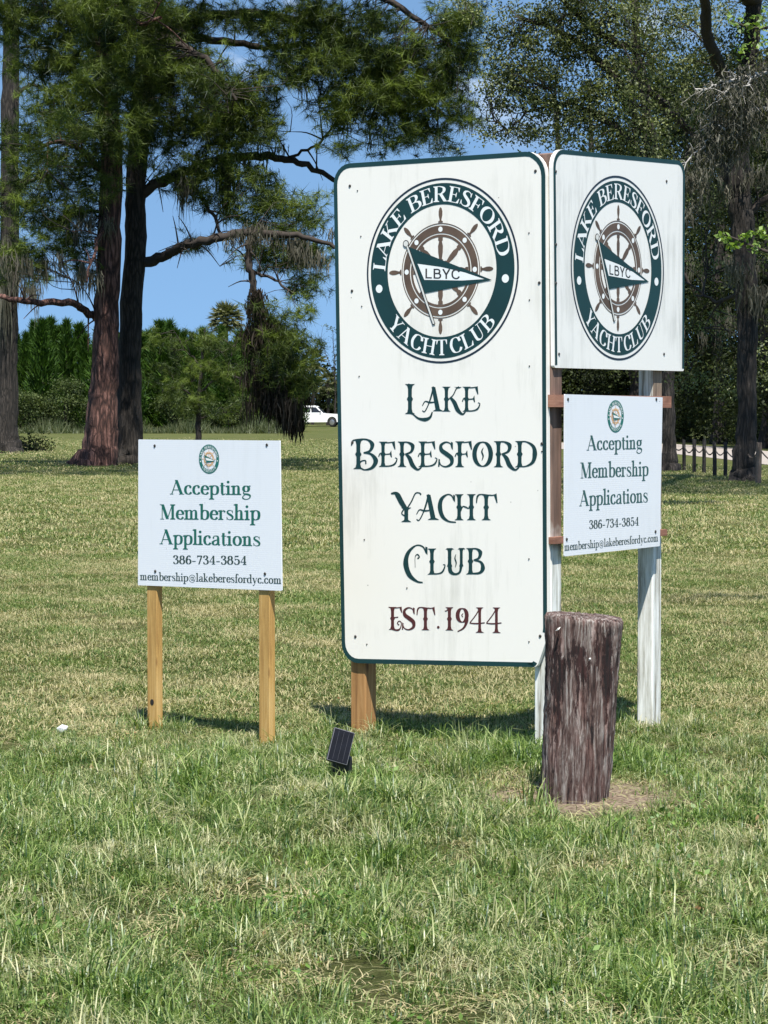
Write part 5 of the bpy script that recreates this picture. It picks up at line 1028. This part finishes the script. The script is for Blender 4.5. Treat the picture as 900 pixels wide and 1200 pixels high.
for x, y, hk in ((181, 700, True), (312.5, 700, False)):
    u, _ = PL.px(x, y, -.02); p = PL.pt(u, 0, -.022); wd = .072; o = link("post", boxmesh("post", wd, .040, -.3, PL.px(x, 530)[1], m_cedar, .003), ms); o.location = (p[0] - mo[0], p[1] - mo[1], 0); o.rotation_euler = (0, 0, math.atan2(PL.du[1], PL.du[0]))
    if not hk: continue
    n = 12; V = [(.012 * math.cos(2 * math.pi * k / n) * 1.1 + (0 if hk else .026), -.0215, (.145 if hk else .52) + .015 * math.sin(2 * math.pi * k / n)) for k in range(n)]; V += [(a_ * .96, -.0196, c_) for a_, b_, c_ in V]
    link("knot_hole", pymesh("knot_hole", V, [list(range(n))] + [[i, n + i, n + (i + 1) % n, (i + 1) % n] for i in range(n)], m_hole), o)

# ------------------------------------------------------------------ old piling stump
m_stump, nt, b, L = newmat("weathered_piling"); b.inputs['Roughness'].default_value = .9
tc = N(nt, 'ShaderNodeTexCoord'); mp = N(nt, 'ShaderNodeMapping'); mp.inputs['Scale'].default_value = (32, 32, 3.0); L(tc.outputs['Object'], mp.inputs[0])
n1 = N(nt, 'ShaderNodeTexNoise', i_Scale=2.0, i_Detail=10.0, i_Roughness=.7, i_Distortion=.4); L(mp.outputs[0], n1.inputs['Vector'])
mp2 = N(nt, 'ShaderNodeMapping'); mp2.inputs['Scale'].default_value = (9, 9, 1.8); L(tc.outputs['Object'], mp2.inputs[0]); n2 = N(nt, 'ShaderNodeTexNoise', i_Scale=1.6, i_Detail=7.0, i_Roughness=.75); L(mp2.outputs[0], n2.inputs['Vector'])
grey = ramp(nt, [(.37, (.014, .006, .005)), (.45, (.085, .046, .038)), (.52, (.165, .118, .102)), (.61, (.37, .33, .30))]); L(n1.outputs['Fac'], grey.inputs[0])
mar = ramp(nt, [(.42, (.008, .004, .004)), (.60, (.045, .014, .012)), (.7, (.10, .055, .050))]); L(n1.outputs['Fac'], mar.inputs[0])
s = N(nt, 'ShaderNodeSeparateXYZ'); L(tc.outputs['Object'], s.inputs[0])
hz = ramp(nt, [(.0, (.0,) * 3), (.35, (.02,) * 3), (.60, (.11,) * 3), (.82, (.12,) * 3), (.93, (-.1,) * 3)]); dv = N(nt, 'ShaderNodeMath', operation='DIVIDE'); dv.inputs[1].default_value = .76; L(s.outputs['Z'], dv.inputs[0]); L(dv.outputs[0], hz.inputs[0])
ad = N(nt, 'ShaderNodeMath', operation='ADD'); L(hz.outputs[0], ad.inputs[0]); L(n2.outputs['Fac'], ad.inputs[1]); pk = ramp(nt, [(.62, (0, 0, 0)), (.65, (1, 1, 1))]); L(ad.outputs[0], pk.inputs[0])
mi = N(nt, 'ShaderNodeMixRGB'); L(pk.outputs[0], mi.inputs[0]); L(grey.outputs[0], mi.inputs[1]); L(mar.outputs[0], mi.inputs[2])
rd = ramp(nt, [(.54, (0, 0, 0)), (.62, (.35,) * 3)]); n5 = N(nt, 'ShaderNodeTexNoise', i_Scale=5.0, i_Detail=3.0); mp3 = N(nt, 'ShaderNodeMapping'); mp3.inputs['Scale'].default_value = (3, 3, .8); L(tc.outputs['Object'], mp3.inputs[0]); L(mp3.outputs[0], n5.inputs['Vector']); L(n5.outputs['Fac'], rd.inputs[0])
m5 = N(nt, 'ShaderNodeMixRGB', blend_type='MULTIPLY'); m5.inputs[2].default_value = (.95, .42, .36, 1); L(rd.outputs[0], m5.inputs[0]); L(mi.outputs[0], m5.inputs[1]); L(m5.outputs[0], b.inputs['Base Color'])
bp = N(nt, 'ShaderNodeBump', i_Strength=1.0, i_Distance=.02); L(n1.outputs['Fac'], bp.inputs['Height']); L(bp.outputs[0], b.inputs['Normal'])
gp = onground(676.5, 941); sx, sy = gp[0], gp[1] + .12
rgs = np.random.default_rng(4); nn = 220; zz = np.concatenate([[-.2], np.linspace(0, .735, 44), [.748]]); th = np.linspace(0, 2 * np.pi, nn, endpoint=False)
groove = sum(np.abs(np.sin(th * f_ + p_)) ** .5 * a_ for f_, p_, a_ in ((9, .3, .0035), (17, 1.2, .003), (29, 2.2, .002), (41, .7, .0015)))
ds = sy / FPX
crk = [(rgs.uniform(0, 2 * np.pi), rgs.uniform(.003, .010), rgs.uniform(.012, .035), rgs.uniform(0, .7), rgs.uniform(.2, .9), rgs.uniform(0, 6)) for _ in range(70)]
V = []
for z in zz:
    t = max(0, z) / .76; r = (.127 + .024 * t) ; cxo = .033 * t
    rr = r + groove * (1 + .3 * math.sin(z * 9)) - (.006 + .006 * np.abs(np.sin(th * 13)) if z > .74 else 0) + .003 * np.sin(th * 3 + z * 4)
    for a_, dp, wd, z0_, ln_, ph in crk:
        if z0_ - .05 < z < z0_ + ln_:
            dd = (th - a_ - .05 * math.sin(z * 7 + ph) + np.pi) % (2 * np.pi) - np.pi; rr = rr - dp * np.exp(-(dd / wd) ** 2) * min(1, (z - z0_ + .05) / .08, (z0_ + ln_ - z) / .08)
    rr = rr + .0012 * rgs.normal(size=nn)
    ztop = z if z < .70 else z + .004 * np.sin(th * 2 + .5) - .012 * np.cos(th) * (z > .70)
    V.append(np.stack([rr * np.cos(th) + cxo, rr * np.sin(th), np.full(nn, 1.) * ztop], 1))
# rings of the sawn top
for q_ in (.8, .55, .3, .08):
    V.append(np.stack([(.145 * q_) * np.cos(th) + .033, (.145 * q_) * np.sin(th), .75 - .012 * np.cos(th) * q_ - .004 * (q_ < .5) + .002 * rgs.normal(size=nn)], 1))
K = len(V); V = np.concatenate(V); i = np.arange(K - 1)[:, None] * nn; j = np.arange(nn)[None]; F = np.stack([i + j, i + (j + 1) % nn, i + nn + (j + 1) % nn, i + nn + j], -1).reshape(-1, 4)
st = tag(link("stump", npmesh("stump", V, F, m_stump, True)), "short weathered round piling with dark maroon streaks in front of the sign corner", "stump"); st.location = (sx, sy, 0)
m_chip = plain("pale_splinter", (.75, .72, .66), .7)
for cx_, cy_, l_, r_ in ((654, 737, .014, .9), (691, 772, .010, .4)):
    c = at(cx_, cy_, sy - .142); ln = c - np.array([sx, sy, 0]); d_ = np.array([math.sin(r_), 0, math.cos(r_)]) * l_; s_ = np.array([math.cos(r_), 0, -math.sin(r_)]) * .004; o_ = np.array([0, -.006, 0])
    V = [ln - d_, ln + s_ + o_, ln + d_, ln - s_ + o_, ln - o_ * 2]; link("splinter", pymesh("splinter", V, [[0, 1, 3], [1, 2, 3], [0, 4, 1], [1, 4, 2], [2, 4, 3], [3, 4, 0]], m_chip), st)
# ------------------------------------------------------------------ solar spotlight
m_blk = plain("black_plastic", (.014, .014, .016), .4); m_cell = plain("solar_cell", (.005, .006, .010), .45, noise=.3, nscale=30); m_cell.node_tree.nodes['Principled BSDF'].inputs['Specular IOR Level'].default_value = .12; m_cellline = plain('cell_line', (.022, .022, .03), .5); m_alu = plain("panel_edge", (.16, .16, .17), .5, .3)
g0 = onground(398.5, 921); sl = empty("solar_spotlight", (g0[0], g0[1], 0), math.radians(8), label="small black solar spotlight with tilted panel staked in the grass below the tall sign", cat="solar light")
a = Acc(); V, F = tube(np.array([[0, 0, -.1], [0, 0, .06], [0, .0, .10]]), [.012, .016, .020], 8); a.add(V, F); link("stake", a.mesh("stake", m_blk, True), sl)
hd = link("lamp_head", boxmesh("lamp_head", .085, .075, .02, .125, m_blk, .014, (.012, .045, 0), 3), sl)
pn = link("solar_panel", boxmesh("solar_panel", .092, .014, -.074, .074, m_blk, .004), sl); pn.location = (0, -.012, .168); pn.rotation_euler = (math.radians(-20), math.radians(17), 0)
link("panel_frame", boxmesh("panel_frame", .0885, .002, -.0715, .0715, m_alu, .0005, (0, -.0085, 0)), pn)
link("solar_cell", boxmesh("solar_cell", .0845, .002, -.069, .069, m_cell, .0005, (0, -.0102, 0)), pn)
for k in range(3): link("cell_line", boxmesh("cell_line", .0012, .0006, -.062, .062, m_cellline, 0, (-.022 + k * .022, -.0114, 0)), pn)
link("hinge", boxmesh("hinge", .03, .03, .10, .15, m_blk, .005, (0, .008, 0)), sl)
# crumpled scrap of white paper
rg = np.random.default_rng(3); c = onground(73, 863); V = []
for k in range(60):
    d = rg.normal(size=3); d /= np.linalg.norm(d); V.append(d * [.030, .028, .024] * rg.uniform(.5, 1.1) + [0, 0, .035])
import bmesh
bm = bmesh.new()
for v in V: bm.verts.new(v)
bmesh.ops.convex_hull(bm, input=bm.verts)
for v in [v for v in bm.verts if not v.link_faces]: bm.verts.remove(v)
for v in bm.verts: v.co *= 1 + rg.uniform(-.25, .15)
me = bpy.data.meshes.new("paper_scrap"); bm.to_mesh(me); bm.free(); me.materials.append(plain("paper", (.7, .72, .72), .6)); o = link("paper_scrap", me); o.location = c; tag(o, "crumpled white scrap lying in the grass left of the lone banner", "litter")
# ------------------------------------------------------------------ grass: clump meshes scattered by geometry nodes
m_grass = leafmat("lawn_blades", (.012, .050, .004), (.285, .390, .092), .30, .45, .035, world_noise=(2.2, .30, -.19), dry=(.50, .46, .28))
m_mown = leafmat("mown_blades", (.024, .070, .009), (.235, .295, .078), .25, .6, .02, world_noise=(.9, .34, -.15), dry=(.42, .36, .20))
gcol = bpy.data.collections.new("grass_sources")      # kept out of the scene: only the scatter reads it
def clump(name, n, R, h0, h1, w, mat, seed, lean=.45, straw=.15):
    rg = np.random.default_rng(seed); V = []; F = []; T = []
    for k in range(n):
        a = rg.uniform(0, 2 * np.pi); r = R * math.sqrt(rg.random()); p = np.array([r * math.cos(a), r * math.sin(a), -.006]); h = rg.uniform(h0, h1) * rg.uniform(.55, 1.15)
        th = rg.uniform(0, 2 * np.pi); ln = abs(rg.normal()) * lean; d = np.array([math.cos(th), math.sin(th), 0]); s = np.array([-d[1], d[0], 0]) * w * rg.uniform(.6, 1.2) / 2
        droop = rg.uniform(.1, .9) * ln
        pts = [p, p + d * ln * h * .30 + [0, 0, h * .5], p + d * (ln * .8 + droop * .3) * h + [0, 0, h * (.92 - droop * .2)], p + d * (ln * 1.3 + droop) * h + [0, 0, h * (1.12 - droop * .75)]]
        b = len(V); V += [pts[0] + s * .8, pts[0] - s * .8, pts[1] + s, pts[1] - s, pts[2] + s * .75, pts[2] - s * .75, pts[3]]
        F += [[b, b + 1, b + 3], [b, b + 3, b + 2], [b + 2, b + 3, b + 5], [b + 2, b + 5, b + 4], [b + 4, b + 5, b + 6]]
        t = np.clip(rg.normal(.46, .30), 0, 1); t = 1.0 if rg.random() < straw else t * .85
        T += [t] * 7
    o = bpy.data.objects.new(name, npmesh(name, np.array(V), np.array(F), mat, False, T)); gcol.objects.link(o)
    return o
def scatter(name, pts, rot, scl, srcs, label, tilt=.12, kind='stuff'):
    """one object whose points carry rotation / scale and pick a clump"""
    col = bpy.data.collections.new(name + "_clumps")
    for s in srcs: col.objects.link(s)
    me = bpy.data.meshes.new(name); me.vertices.add(len(pts)); me.vertices.foreach_set('co', np.asarray(pts, np.float32).ravel())
    for nm, tp, arr in (('rot', 'FLOAT_VECTOR', rot), ('scl', 'FLOAT', scl)):
        at_ = me.attributes.new(nm, tp, 'POINT'); at_.data.foreach_set('vector' if tp == 'FLOAT_VECTOR' else 'value', np.asarray(arr, np.float32).ravel())
    pk = me.attributes.new('pick', 'INT', 'POINT'); pk.data.foreach_set('value', RNG.integers(0, len(srcs), len(pts)).astype(np.int32))
    o = tag(link(name, me), label, "grass", kind=kind)
    g = bpy.data.node_groups.new(name, 'GeometryNodeTree'); g.interface.new_socket('Geometry', in_out='INPUT', socket_type='NodeSocketGeometry'); g.interface.new_socket('Geometry', in_out='OUTPUT', socket_type='NodeSocketGeometry')
    gi = g.nodes.new('NodeGroupInput'); go = g.nodes.new('NodeGroupOutput'); ins = g.nodes.new('GeometryNodeInstanceOnPoints'); ci = g.nodes.new('GeometryNodeCollectionInfo')
    ci.inputs['Collection'].default_value = col; ci.inputs['Separate Children'].default_value = True; ci.inputs['Reset Children'].default_value = True
    def attr(nm, tp):
        n = g.nodes.new('GeometryNodeInputNamedAttribute'); n.data_type = tp; n.inputs['Name'].default_value = nm; return n.outputs[0]
    l = g.links.new; l(gi.outputs[0], ins.inputs['Points']); l(ci.outputs[0], ins.inputs['Instance']); ins.inputs['Pick Instance'].default_value = True
    l(attr('pick', 'INT'), ins.inputs['Instance Index']); l(attr('rot', 'FLOAT_VECTOR'), ins.inputs['Rotation']); l(attr('scl', 'FLOAT'), ins.inputs['Scale']); l(ins.outputs[0], go.inputs[0])
    md = o.modifiers.new("scatter", 'NODES'); md.node_group = g
    return o
def sample_ground(y0, y1, per_m2, margin, power=0.0):
    """points on the lawn between depths y0, y1 over the view's width plus a margin"""
    hw = lambda y: y * .155 * 1.25 + margin; A = (hw(y0) + hw(y1)) * (y1 - y0); n = int(A * per_m2)
    y = RNG.uniform(y0, y1, int(n * 1.0)); x = RNG.uniform(-hw(y1), hw(y1), len(y)); k = np.abs(x) < hw(y); x, y = x[k], y[k]
    return x, y
# value noise in numpy for grass height and bare spots
def vnoise(x, y, s, seed=0):
    rs = np.random.default_rng(seed); G = rs.random((64, 64)); X_ = x * s; Y_ = y * s; i = np.floor(X_).astype(int); j = np.floor(Y_).astype(int); fx = X_ - i; fy = Y_ - j; fx = fx * fx * (3 - 2 * fx); fy = fy * fy * (3 - 2 * fy)
    g = lambda a, b: G[a % 64, b % 64]
    return (g(i, j) * (1 - fx) + g(i + 1, j) * fx) * (1 - fy) + (g(i, j + 1) * (1 - fx) + g(i + 1, j + 1) * fx) * fy
def place(x, y, s):
    return np.stack([x, y, groundz(x, y)], 1), np.stack([RNG.normal(0, .08, len(x)), RNG.normal(0, .08, len(x)), RNG.uniform(0, 6.28, len(x))], 1), s
near = [clump("near_clump", 130, .13, .025, .075, .0038, m_grass, 200 + k, .85, .10) for k in range(6)] + [clump("tuft_clump", 60, .07, .06, .13, .0045, m_grass, 210 + k, .8, .05) for k in range(2)]
thatch = [clump("thatch_clump", 90, .15, .012, .03, .004, m_mown, 260 + k, 2.6, .6) for k in range(3)]
x, y = sample_ground(5.2, 13.8, 40, .7); kk = (np.hypot(x - sx, (y - sy) * .7) > .3) | (RNG.random(len(x)) < .35); x, y = x[kk], y[kk]; scatter("grass_thatch", *place(x, y, RNG.uniform(.8, 1.3, len(x))), thatch, "dry cut grass and thatch lying between the green blades")
x, y = sample_ground(5.2, 13.6, 100, .7)
h = .50 + .62 * vnoise(x, y, 1.3, 1) + .35 * vnoise(x, y, 3.7, 2)
ds_ = np.hypot((x - (sx + .04)) * .85, (y - sy + .10) * .62) + .12 * (vnoise(x, y, 5.0, 8) - .5); bare = np.clip((ds_ - .22) / .26, 0, 1); keep = (RNG.random(len(x)) < .12 + .88 * bare ** 1.2) & (RNG.random(len(x)) < np.clip(1.25 - 1.3 * (vnoise(x, y, 2.1, 5) > .80), .25, 1)); h = h * (.55 + .45 * bare)
fade = np.clip((13.4 - y) / 2.0, .42, 1); h *= fade
x, y, h = x[keep], y[keep], h[keep]
scatter("lawn_grass", *place(x, y, h), near, "longer lush lawn grass in the foreground around the sign posts")
# longer tufts left by the mower round every post
px_, py_ = [], []
for (a_, b_), n_, r_ in (((pA[0], pA[1]), 14, .22), ((pB[0], pB[1]), 26, .30), ((pC[0], pC[1]), 30, .28), ((q[0], q[1]), 10, .14), ((q2[0], q2[1]), 12, .16), ((sx - .15, sy + .1), 10, .16), ((pA[0] + .5, pA[1] - .1), 26, .35), ((g0[0], g0[1] + .1), 6, .15)):
    px_.append(a_ + RNG.normal(0, r_, n_)); py_.append(b_ + RNG.normal(0, r_ * .6, n_))
px_, py_ = np.concatenate(px_), np.concatenate(py_); k = np.hypot(px_ - sx, py_ - sy) > .24; px_, py_ = px_[k], py_[k]
scatter("tall_tufts", *place(px_, py_, RNG.uniform(.55, 1.05, len(px_))), near[6:] + near[:2], "tall uncut tufts of grass around the foot of the posts")
# flat broad-leaved weeds and a few fallen leaves among the blades
m_weed = leafmat("lawn_weed", (.05, .12, .015), (.17, .27, .05), .3, .5, .03); m_litter = leafmat("dead_leaf", (.10, .055, .025), (.34, .23, .12), .1, .7, .0)
def rosette(name, n, size, hgt, mat, seed, flat):
    rg = np.random.default_rng(seed); C = np.stack([rg.normal(0, .045, n), rg.normal(0, .045, n), rg.uniform(.008, hgt, n)], 1); V, F = diamonds(C, size, rg, .62, flat, 0)
    o = bpy.data.objects.new(name, npmesh(name, V, F, mat, False, np.repeat(rg.uniform(0, 1, n), 4))); gcol.objects.link(o); return o
x, y = sample_ground(5.4, 12.5, 9, .5); kk = (vnoise(x, y, .9, 9) > .45) & (np.hypot(x - sx, y - sy) > .6); x, y = x[kk], y[kk]
scatter("lawn_weeds", *place(x, y, RNG.uniform(.7, 1.5, len(x))), [rosette("weed_rosette", 22, .021, .05, m_weed, 270 + k, 1.2) for k in range(3)], "low broad leaved weeds scattered through the foreground grass")
x, y = sample_ground(5.4, 14, 5, .5)
scatter("leaf_litter", *place(x, y, RNG.uniform(.6, 1.2, len(x))), [rosette("fallen_leaf", 3, .024, .035, m_litter, 280 + k, 1.5) for k in range(3)], "small dead leaves and bits lying in the foreground grass")
mid = [clump("mown_clump", 120, .16, .014, .034, .0042, m_mown, 220 + k, 1.1, .18) for k in range(6)]
x, y = sample_ground(12.2, 30, 75, 1.0); h = .85 + .4 * vnoise(x, y, 1.1, 3)
scatter("mown_grass", *place(x, y, h), mid, "short mown sunlit lawn behind the signs")
far = [clump("far_clump", 90, .34, .02, .055, .011, m_mown, 230 + k, 1.1, .15) for k in range(4)]
x, y = sample_ground(29, 75, 13, 1.5); h = .8 + .4 * vnoise(x, y, .7, 4)
scatter("far_grass", *place(x, y, h), far, "mown grass of the middle field under the pines")
far2 = [clump("distant_clump", 100, .9, .03, .06, .024, m_mown, 240 + k, 1.1, .15) for k in range(3)]
x, y = sample_ground(74, 180, 1.0, 3); rd_ = (x > 3) & (y > 78); x, y = x[~rd_], y[~rd_]; h = .8 + .5 * vnoise(x, y, .3, 6)
scatter("distant_grass", *place(x, y, h), far2, "grass of the far field up to the conifer row")
